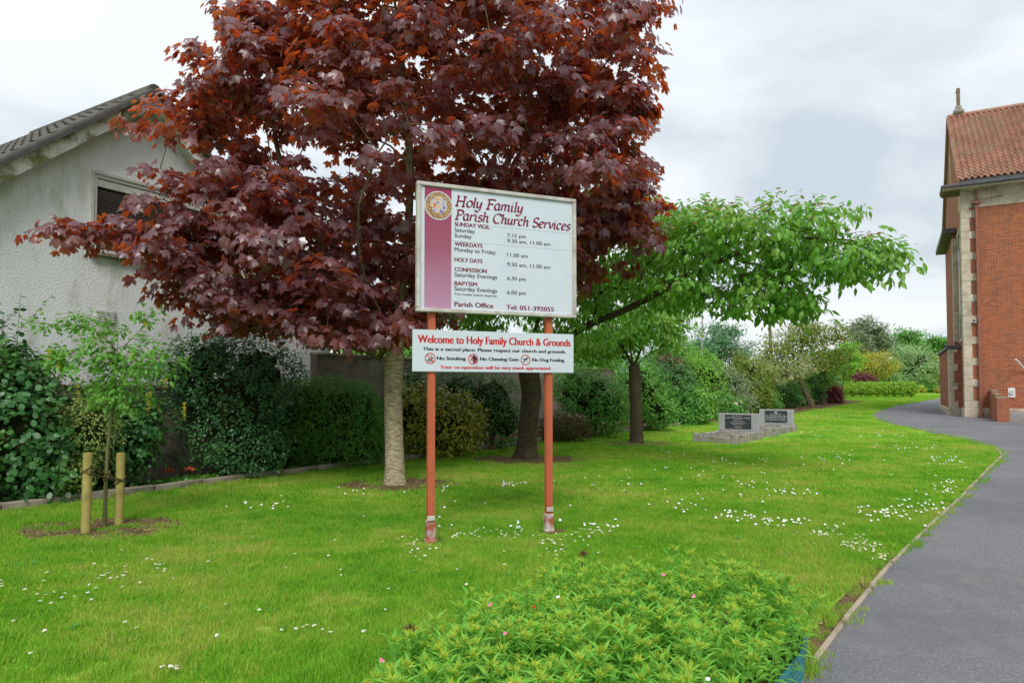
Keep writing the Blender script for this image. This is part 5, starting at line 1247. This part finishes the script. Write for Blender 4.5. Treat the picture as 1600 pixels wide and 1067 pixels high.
def petal_head(col, r_, n=5):
    bm = bmesh.new()
    for j in range(4):
        ox, oy = random.uniform(-1, 1) * r_, random.uniform(-1, 1) * r_
        for k in range(n):
            a = 2 * math.pi * k / n; w = .55
            bm.faces.new([bm.verts.new((ox, oy, 0)), bm.verts.new((ox + r_ * math.cos(a - w), oy + r_ * math.sin(a - w), .004)), bm.verts.new((ox + r_ * 1.15 * math.cos(a), oy + r_ * 1.15 * math.sin(a), .002)), bm.verts.new((ox + r_ * math.cos(a + w), oy + r_ * math.sin(a + w), .004))])
    me = bpy.data.meshes.new('flower_head'); bm.to_mesh(me); bm.free(); me.materials.append(col); return me
random.seed(5)
cand = []
while len(cand) < 285:
    x = random.uniform(-.95, 1.7); y = random.uniform(2.2, 4.65)
    if not pip(x, y, FB): continue
    if min([(x - a) ** 2 + (y - b) ** 2 for a, b in cand] or [1]) < .0042 + .002 * (len(cand) < 150): continue
    if (x - 1.02) ** 2 + (y - 3.72) ** 2 < .012: continue
    cand.append((x, y))
for i, (x, y) in enumerate(cand):
    e = empty('sweet_william', (x, y, .12), random.uniform(0, 6.28), 'leafy green sweet william in yellowish bud in the front flower bed', 'plant', 'budding sweet williams in the front flower bed', random.uniform(.72, 1.25))
    e.rotation_euler = (random.uniform(-.16, .16), random.uniform(-.16, .16), random.uniform(0, 6.28))
    for me in PM[i % 8]: link(me.name.split('.')[0], me, e)
# odd ones out: tall dark seed heads and a few open pink flowers
def seedhead(px, py, base_d, lab_, dark=True):
    p = P(px, py, base_d); e = empty('sweet_william', (p.x, p.y, .12), random.uniform(0, 6), lab_, 'plant'); h = p.z - .12
    tube('stem', [(0, 0, 0), (.01, .0, h * .6), (0, 0, h)], [.006, .005, .004], M['seedhead'] if dark else M['L_bed'], e, 6)
    n = 50; r = np.random.default_rng(int(px)); a = r.uniform(0, 6.28, n); el = r.uniform(-.2, 1.5, n); T2 = np.stack([np.cos(a) * np.cos(el), np.sin(a) * np.cos(el), np.sin(el)], 1)
    o = scatter('seed_head' if dark else 'bud_head', LANCE, np.array([p.x, p.y, p.z]) + T2 * .008, frames(r.normal(size=(n, 3)), T2), r.uniform(.03, .045, n), M['seedhead'] if dark else M['L_bud'], e, kind=None)
    # world to local: the root is turned, so turn the mesh back
    o.rotation_euler = (0, 0, -e.rotation_euler.z)
    lm = link('leaves', PM[int(px) % 8][1], e); lm.scale = (.9, .9, h / .34)
seedhead(640, 985, 3.25, 'dried brown seed head on a tall stalk at the left end of the flower bed')
seedhead(911, 868, 4.45, 'dried brown seed head rising at the back of the flower bed')
seedhead(1068, 938, 3.95, 'thin brown seed head amid the right half of the flower bed')
seedhead(1180, 888, 4.15, 'tall green budding stem standing above the right side of the bed', False)
seedhead(1135, 968, 3.6, 'small brown bud head near the teal edging')
# open pink flowers
for k, (px, py, lab_) in enumerate(((597, 1032, 'pale pink bloom at the left end of the flower bed'), (788, 990, 'deep pink bloom left of the flower bed centre'), (766, 945, 'pale pink bloom at the back left of the bed'), (1083, 931, 'bright magenta bloom in the right part of the bed'), (872, 932, 'small white bloom at the middle back of the bed'), (1105, 1062, 'white pink bloom at the bottom edge of the bed'), (834, 948, 'dark red bloom at the middle of the bed'), (1036, 898, 'pink bloom at the back right of the bed'))):
    d = (CAMZ - .50) * F / (py - 605); p = P(px, py, d)
    e = empty('sweet_william_flower', (p.x, p.y, .12), 0, lab_, 'flower'); h = p.z - .12
    tube('stem', [(0, 0, 0), (0, 0, h)], .003, M['L_bed'], e, 5)
    o = link('flower_head', petal_head([M['pink'], M['white'], M['redpetal']][{4: 1, 5: 1, 6: 2}.get(k, 0)], .006), e); o.location = (0, 0, h); o.rotation_euler = (.6, 0, 0)

# ================================================================== SMALL PLANTS IN THE BED
def primula(px, py, label):
    p = at(px, py); e = empty('primula', (p.x, p.y, p.z + .02), 0, label, 'flower', 'red primulas in the bed')
    n = 16; a = rng.uniform(0, 6.28, n); T2 = np.stack([np.cos(a), np.sin(a), rng.uniform(.1, .8, n)], 1)
    scatter('leaves', ROUND, np.tile([p.x, p.y, p.z + .03], (n, 1)) + T2 * .02, frames(np.array([[0, 0, 1.]] * n) + rng.normal(size=(n, 3)) * .2, T2), rng.uniform(.09, .15, n), M['L_fresh'], e, kind=None)
    for k in range(3):
        bm = bmesh.new()
        for j in range(5):
            t = 2 * math.pi * j / 5; r_ = .034
            f = bm.faces.new([bm.verts.new((0, 0, 0)), bm.verts.new((r_ * math.cos(t - .55), r_ * math.sin(t - .55), .004)), bm.verts.new((r_ * 1.1 * math.cos(t), r_ * 1.1 * math.sin(t), .0)), bm.verts.new((r_ * math.cos(t + .55), r_ * math.sin(t + .55), .004))])
        r = bmesh.ops.create_cone(bm, cap_ends=True, segments=8, radius1=.013, radius2=.010, depth=.006)
        for v in r['verts']:
            v.co.z += .006
            for f in v.link_faces: f.material_index = 1
        o = bmo('bloom', bm, [M['redpetal'], M['yellow']], e); o.location = (-.07 + k * .06, -.02, .17 + .02 * (k % 2)); o.rotation_euler = (R(60), 0, random.uniform(-.3, .3))
primula(266, 752, 'left of the two red primulas in the bed below the bare wall'); primula(297, 750, 'right of the two red primulas in the bed below the bare wall')
# low leafy ground plants in the bed
def groundcover():
    n = 900; A = np.array(KERB[1:11]); pos = []
    while len(pos) < n:
        i = rng.integers(0, len(A) - 1); t = rng.random(); q = A[i] * (1 - t) + A[i + 1] * t; d = rng.uniform(.12, .9)
        dr = A[i + 1] - A[i]; nn = np.array([-dr[1], dr[0]]) / np.linalg.norm(dr); q = q + nn * d
        if np.sin(q[0] * 3.1) * np.sin(q[1] * 2.3) < .1: continue
        pos.append([q[0], q[1], gz(q[1]) + .03])
    pos = np.repeat(np.array(pos), 9, 0); a = rng.uniform(0, 6.28, len(pos)); T2 = np.stack([np.cos(a), np.sin(a), rng.uniform(.2, 1.2, len(pos))], 1)
    pos = pos + T2 * .03
    e = scatter('bed_groundcover', ROUND, pos, frames(np.array([0, 0, 1.]) + rng.normal(size=pos.shape) * .3, T2), rng.uniform(.04, .10, len(pos)), M['L_mid'], None)
    tag(e, 'low mixed leafy plants covering the bed soil', 'ground cover')
groundcover()
def chips(poly, n, size, mat, label, cat, dz=.015, flat=.2):
    A = np.array(poly); x = rng.uniform(A[:, 0].min(), A[:, 0].max(), n); y = rng.uniform(A[:, 1].min(), A[:, 1].max(), n); k = pip(x, y, poly); x, y = x[k], y[k]
    pos = np.stack([x, y, g(y) + dz], 1)
    o = scatter('wood_chip_mulch', DIAM, pos, frames(np.array([0, 0, 1.]) + rng.normal(size=pos.shape) * flat, rng.normal(size=pos.shape)), size * rng.uniform(.5, 1.4, len(pos)), mat, None)
    tag(o, label, cat)
names_ = ['around the pale maple trunk', 'around the thick cherry trunk', 'around the upright cherry trunk', 'around the staked sapling', 'around the leaning far trunk', 'along the path edge by the flower bed']
for i, rg in enumerate(RINGS): chips(rg, 2600 if i < 4 else 700, .035, M['chip'], 'brown wood chips and dead leaves ' + names_[i], 'mulch')
strip_px = [EDGE[i] for i in range(1, 10)]; chips(strip_px + [(x + .28, y - .22) for x, y in strip_px[::-1]], 260, .022, M['chip'], 'dry leaf bits strewn along the asphalt edge', 'leaf litter', .016)
chips(BED, 9000, .05, M['chip'], 'dead leaves and chips on the shrub bed soil', 'leaf litter', .028)

# ================================================================== GRASS
def blades(n, size, h0, h1, w, seed, thin=1.0):
    r = np.random.default_rng(seed); p = r.uniform(-size / 2, size / 2, (n, 2)); a = r.uniform(0, 6.28, n); h = r.uniform(h0, h1, n); ln = r.uniform(.1, .75, n) * h; la = r.uniform(0, 6.28, n)
    wv = np.stack([np.cos(a), np.sin(a)], 1) * w * r.uniform(.6, 1.2, n)[:, None] / 2; lv = np.stack([np.cos(la), np.sin(la)], 1) * ln[:, None]
    V = np.zeros((n, 5, 3)); V[:, 0, :2] = p - wv; V[:, 1, :2] = p + wv; V[:, 2, :2] = p + lv * .35 + wv * .8; V[:, 3, :2] = p + lv * .35 - wv * .8; V[:, 4, :2] = p + lv
    V[:, 2, 2] = V[:, 3, 2] = h * .6; V[:, 4, 2] = h * .97
    b = np.arange(n) * 5; T = np.concatenate([np.stack([b, b + 1, b + 2], 1), np.stack([b, b + 2, b + 3], 1), np.stack([b + 3, b + 2, b + 4], 1)])
    me_o = fast_mesh('grass_tuft', V.reshape(-1, 3), T, M['blade'], None, np.repeat(r.random(n), 5))
    COL.objects.unlink(me_o); return me_o
def instancer(name, pts, tufts, label, smin=.8, smax=1.25):
    me = bpy.data.meshes.new(name); me.vertices.add(len(pts)); me.vertices.foreach_set('co', pts.astype(np.float32).ravel()); me.update()
    o = link(name, me); tag(o, label, 'grass', kind='stuff')
    ng = bpy.data.node_groups.new(name, 'GeometryNodeTree'); ng.interface.new_socket('Geometry', in_out='INPUT', socket_type='NodeSocketGeometry'); ng.interface.new_socket('Geometry', in_out='OUTPUT', socket_type='NodeSocketGeometry')
    nd, lk = ng.nodes, ng.links; gi = nd.new('NodeGroupInput'); go = nd.new('NodeGroupOutput'); jn = nd.new('GeometryNodeJoinGeometry')
    for i, t in enumerate(tufts):
        oi = nd.new('GeometryNodeObjectInfo'); oi.inputs['Object'].default_value = t; oi.inputs['As Instance'].default_value = True; oi.transform_space = 'ORIGINAL'
        ip = nd.new('GeometryNodeInstanceOnPoints'); lk.new(gi.outputs[0], ip.inputs['Points']); lk.new(oi.outputs['Geometry'], ip.inputs['Instance'])
        ix = nd.new('GeometryNodeInputIndex'); md_ = nd.new('ShaderNodeMath'); md_.operation = 'MODULO'; lk.new(ix.outputs[0], md_.inputs[0]); md_.inputs[1].default_value = len(tufts)
        cp = nd.new('FunctionNodeCompare'); cp.data_type = 'FLOAT'; cp.operation = 'EQUAL'; lk.new(md_.outputs[0], cp.inputs[0]); cp.inputs[1].default_value = i; cp.inputs['Epsilon'].default_value = .1
        lk.new(cp.outputs[0], ip.inputs['Selection'])
        rv = nd.new('FunctionNodeRandomValue'); rv.data_type = 'FLOAT_VECTOR'; rv.inputs[0].default_value = (-.05, -.05, 0); rv.inputs[1].default_value = (.05, .05, 6.283)
        lk.new(rv.outputs[0], ip.inputs['Rotation'])
        rs_ = nd.new('FunctionNodeRandomValue'); rs_.data_type = 'FLOAT'; rs_.inputs[2].default_value = smin; rs_.inputs[3].default_value = smax; rs_.inputs['Seed'].default_value = 5
        lk.new(rs_.outputs[1], ip.inputs['Scale']); lk.new(ip.outputs[0], jn.inputs[0])
    lk.new(jn.outputs[0], go.inputs[0]); md2 = o.modifiers.new('grass', 'NODES'); md2.node_group = ng; return o
def lawn_points(d0, d1, sp, jitter=.5, side=.86):
    ys_ = np.arange(d0, d1, sp); pts = []
    for y in ys_:
        xs = np.arange(-side * y - 1.0, side * y + 1.0, sp); pts.append(np.stack([xs, np.full_like(xs, y)], 1))
    p = np.concatenate(pts); p += rng.uniform(-jitter, jitter, p.shape) * sp
    return p
def on_lawn(p, ring_keep=.12, m=0.0):
    k = ~pip(p[:, 0], p[:, 1], PATH) & ~pip(p[:, 0], p[:, 1], BED) & ~pip(p[:, 0], p[:, 1], FB)
    for rg in RINGS:
        i = pip(p[:, 0], p[:, 1], rg); k &= ~(i & (rng.random(len(p)) > ring_keep))
    for c in ((SO.x, SO.y), (SO.x + SP * .924, SO.y + SP * .383)): k &= np.hypot(p[:, 0] - c[0], p[:, 1] - c[1] + .06) > .17
    k &= ~pip(p[:, 0], p[:, 1], [(4.9, 19.3), (6.2, 18.3), (9.9, 23.1), (8.8, 24.1)])
    return k
near_t = [blades(230, .20, .022, .055, .0042, s) for s in (1, 2, 3, 4)]
mid_t = [blades(200, .34, .022, .052, .008, s) for s in (5, 6, 7)]
far_t = [blades(160, .75, .022, .05, .018, s) for s in (8, 9)]
p = lawn_points(2.0, 9.5, .125); p = p[on_lawn(p)]; instancer('lawn_grass', np.column_stack([p, g(p[:, 1])]), near_t, 'short green mown grass across the near lawn')
p = lawn_points(9.5, 19, .22); p = p[on_lawn(p)]; instancer('lawn_grass', np.column_stack([p, g(p[:, 1])]), mid_t, 'mown grass across the middle of the lawn')
p = lawn_points(19, 70, .5); p = p[on_lawn(p) & (p[:, 0] > -2)]; instancer('lawn_grass', np.column_stack([p, g(p[:, 1])]), far_t, 'mown grass across the far lawn')
straw = [blades(5, .2, .045, .085, .0035, s) for s in (21, 22)]
p = lawn_points(2.4, 10, .22); p = p[on_lawn(p, 0) & (np.sin(p[:, 0] * 2.1 + 1) * np.sin(p[:, 1] * 1.7) + rng.normal(size=len(p)) * .4 > .3)]; instancer('taller_grass', np.column_stack([p, g(p[:, 1])]), straw, 'scattered taller grass stalks in the near lawn', .8, 1.3)
# clover and plantain rosettes in the turf
p = lawn_points(2.4, 12, .3); p = p[on_lawn(p, 0) & (rng.random(len(p)) < .16)]; p = np.repeat(p, 6, 0); a_ = rng.uniform(0, 6.28, len(p)); tt = np.stack([np.cos(a_), np.sin(a_), rng.uniform(.1, .5, len(p))], 1)
o = scatter('lawn_weeds', ROUND, np.column_stack([p, g(p[:, 1]) + .03]) + tt * .012, frames(np.array([0, 0, 1.]) + rng.normal(size=(len(p), 3)) * .25, tt), rng.uniform(.025, .05, len(p)), M['L_mid'], None); tag(o, 'small broad leaved weeds growing in the mown lawn', 'weeds')
# longer grass along edges and post feet
long_t = [blades(60, .10, .05, .12, .005, s) for s in (11, 12)]
pp = []
for (a, b) in zip(EDGE[1:8], EDGE[2:9]):
    a, b = np.array(a), np.array(b); L = np.linalg.norm(b - a); n = int(L / .10); t = rng.random(n)[:, None]; dr = (b - a) / L; nn = np.array([-dr[1], dr[0]])
    q = a * (1 - t) + b * t + nn * rng.uniform(.02, .14, (n, 1)); pp.append(q[rng.random(n) < .45])
for a, b in zip(KERB[1:10], KERB[2:11]):
    a, b = np.array(a), np.array(b); L = np.linalg.norm(b - a); n = int(L / .12); t = rng.random(n)[:, None]; dr = (b - a) / L; nn = np.array([dr[1], -dr[0]])
    pp.append(a * (1 - t) + b * t + nn * rng.uniform(.05, .12, (n, 1)))
for i in range(len(FB) - 4):
    a, b = np.array(FB[i + 1]), np.array(FB[i + 2]); n = 10; t = rng.random(n)[:, None]; dr = b - a; nn = np.array([-dr[1], dr[0]]) / np.linalg.norm(dr); pp.append(a * (1 - t) + b * t + nn * rng.uniform(.02, .1, (n, 1)))
p = np.concatenate(pp); instancer('edge_grass', np.column_stack([p, g(p[:, 1])]), long_t, 'longer grass tufts along the kerbs, posts and path edge', .4, .95)

# ================================================================== DAISIES
def daisy_mesh(seed):
    r = random.Random(seed); bm = bmesh.new(); n = 10; h = .035; R_ = .0125
    for k in range(n):
        a = 2 * math.pi * k / n; w = .26
        bm.faces.new([bm.verts.new((0, 0, h)), bm.verts.new((R_ * math.cos(a - w), R_ * math.sin(a - w), h + r.uniform(0, .005))), bm.verts.new((R_ * math.cos(a + w), R_ * math.sin(a + w), h + r.uniform(0, .005)))])
    c = bmesh.ops.create_cone(bm, cap_ends=True, segments=7, radius1=.0045, radius2=.003, depth=.003)
    for v in c['verts']:
        v.co.z += h + .0025
        for f in v.link_faces: f.material_index = 1
    v, f = tube_arrays([Vector((.004, 0, 0)), Vector((0, 0, h))], [.001, .001], 4, False); base = [bm.verts.new(q) for q in v]
    for q in f:
        ff = bm.faces.new([base[i] for i in q]); ff.material_index = 2
    me = bpy.data.meshes.new('daisy'); bm.to_mesh(me); bm.free()
    for q in (M['white'], M['yellow'], M['L_bed']): me.materials.append(q)
    return me
DM = [daisy_mesh(s) for s in range(4)]
clusters = [(60, 925, 60, 15, 14), (170, 900, 60, 16, 18), (255, 885, 35, 14, 10), (495, 978, 25, 6, 7), (265, 1045, 15, 6, 5), (650, 853, 45, 12, 26), (730, 830, 35, 8, 20), (800, 832, 45, 9, 26), (870, 855, 40, 12, 20), (940, 825, 35, 9, 30), (900, 838, 40, 8, 14),
            (800, 757, 30, 4, 14), (700, 765, 15, 4, 4), (400, 790, 60, 10, 12), (560, 770, 60, 8, 8), (1070, 790, 50, 12, 12), (1150, 805, 40, 8, 22), (1220, 815, 35, 8, 26), (1290, 832, 40, 9, 40), (1350, 852, 35, 9, 46), (1385, 870, 20, 6, 18),
            (1380, 800, 50, 12, 34), (1440, 790, 30, 12, 24), (1480, 760, 30, 12, 22), (1490, 720, 40, 8, 30), (1300, 720, 80, 14, 26), (1240, 770, 60, 10, 18), (1100, 740, 80, 14, 16), (960, 750, 60, 14, 10), (1420, 700, 50, 6, 20), (1290, 650, 60, 6, 24), (1400, 680, 40, 5, 20), (1250, 676, 50, 5, 12), (1060, 712, 60, 6, 10), (1140, 720, 50, 5, 10), (1180, 760, 60, 10, 14)]
DP = []
for cx_, cy_, sx_, sy_, n in clusters:
    for _ in range(n):
        px, py = random.gauss(cx_, sx_ * .55), random.gauss(cy_, sy_ * .6)
        if py < 640: continue
        q = at(px, py, .035); DP.append((q.x, q.y))
for _ in range(70):
    q = at(random.uniform(0, 1500), random.choice((random.uniform(700, 900), random.uniform(860, 1060))), .035); DP.append((q.x, q.y))
DP = np.array(DP); DP = DP[on_lawn(DP, 0.0)]; DP = DP[np.argsort(DP[:, 1])]
for i, (x, y) in enumerate(DP[:300]):
    o = bpy.data.objects.new('daisy', DM[i % 4]); COL.objects.link(o); s = random.uniform(.7, 1.15); o.location = (x, y, gz(y)); o.scale = (s, s, random.uniform(.8, 1.5)); o.rotation_euler = (random.uniform(-.1, .5), random.uniform(-.25, .25), random.uniform(0, 6.28) if False else random.uniform(-.4, .4))
    tag(o, 'small white daisy growing in the lawn grass', 'daisy', 'white daisies scattered over the lawn')
rest = DP[300:]
if len(rest):
    # farther daisies: petal rosettes with centres, joined
    n = 8; a = np.linspace(0, 2 * np.pi, n, endpoint=False); V0 = np.concatenate([[[0, 0, 0]], np.stack([np.cos(a), np.sin(a), np.full(n, .25)], 1), [[0, 0, -2.5]]]); T0 = np.array([(0, 1 + k, 1 + (k + 1) % n) for k in range(n)] + [(0, 9, 1)])
    pos = np.column_stack([rest, g(rest[:, 1]) + .045]); nr_ = np.tile([0, -.45, 1.], (len(pos), 1)) + rng.normal(size=pos.shape) * .15
    o = scatter('distant_daisies', (V0, T0), pos, frames(nr_, rng.normal(size=pos.shape)), rng.uniform(.011, .018, len(pos)), M['white'], None); tag(o, 'white daisies scattered over the farther lawn', 'daisies')
# stray things on the ground
def scrap(px, py, s, m, name, label, cat):
    p = at(px, py); bm = bmesh.new(); r = bmesh.ops.create_grid(bm, x_segments=4, y_segments=4, size=s / 2)
    for v in bm.verts: v.co.z = random.uniform(0, s * .35); v.co.x *= random.uniform(.7, 1.2)
    o = bmo(name, bm, m); o.location = (p.x, p.y, p.z + .03); o.rotation_euler = (.3, .1, random.uniform(0, 3)); tag(o, label, cat)
scrap(771, 703, .16, M['yellowrag'], 'yellow_leaf', 'large faded yellow leaf lying on the kerb by the cherry trunk', 'leaf')
scrap(810, 829, .06, M['litter'], 'crumpled_wrapper', 'crumpled pale blue wrapper among daisies between the sign posts', 'litter')
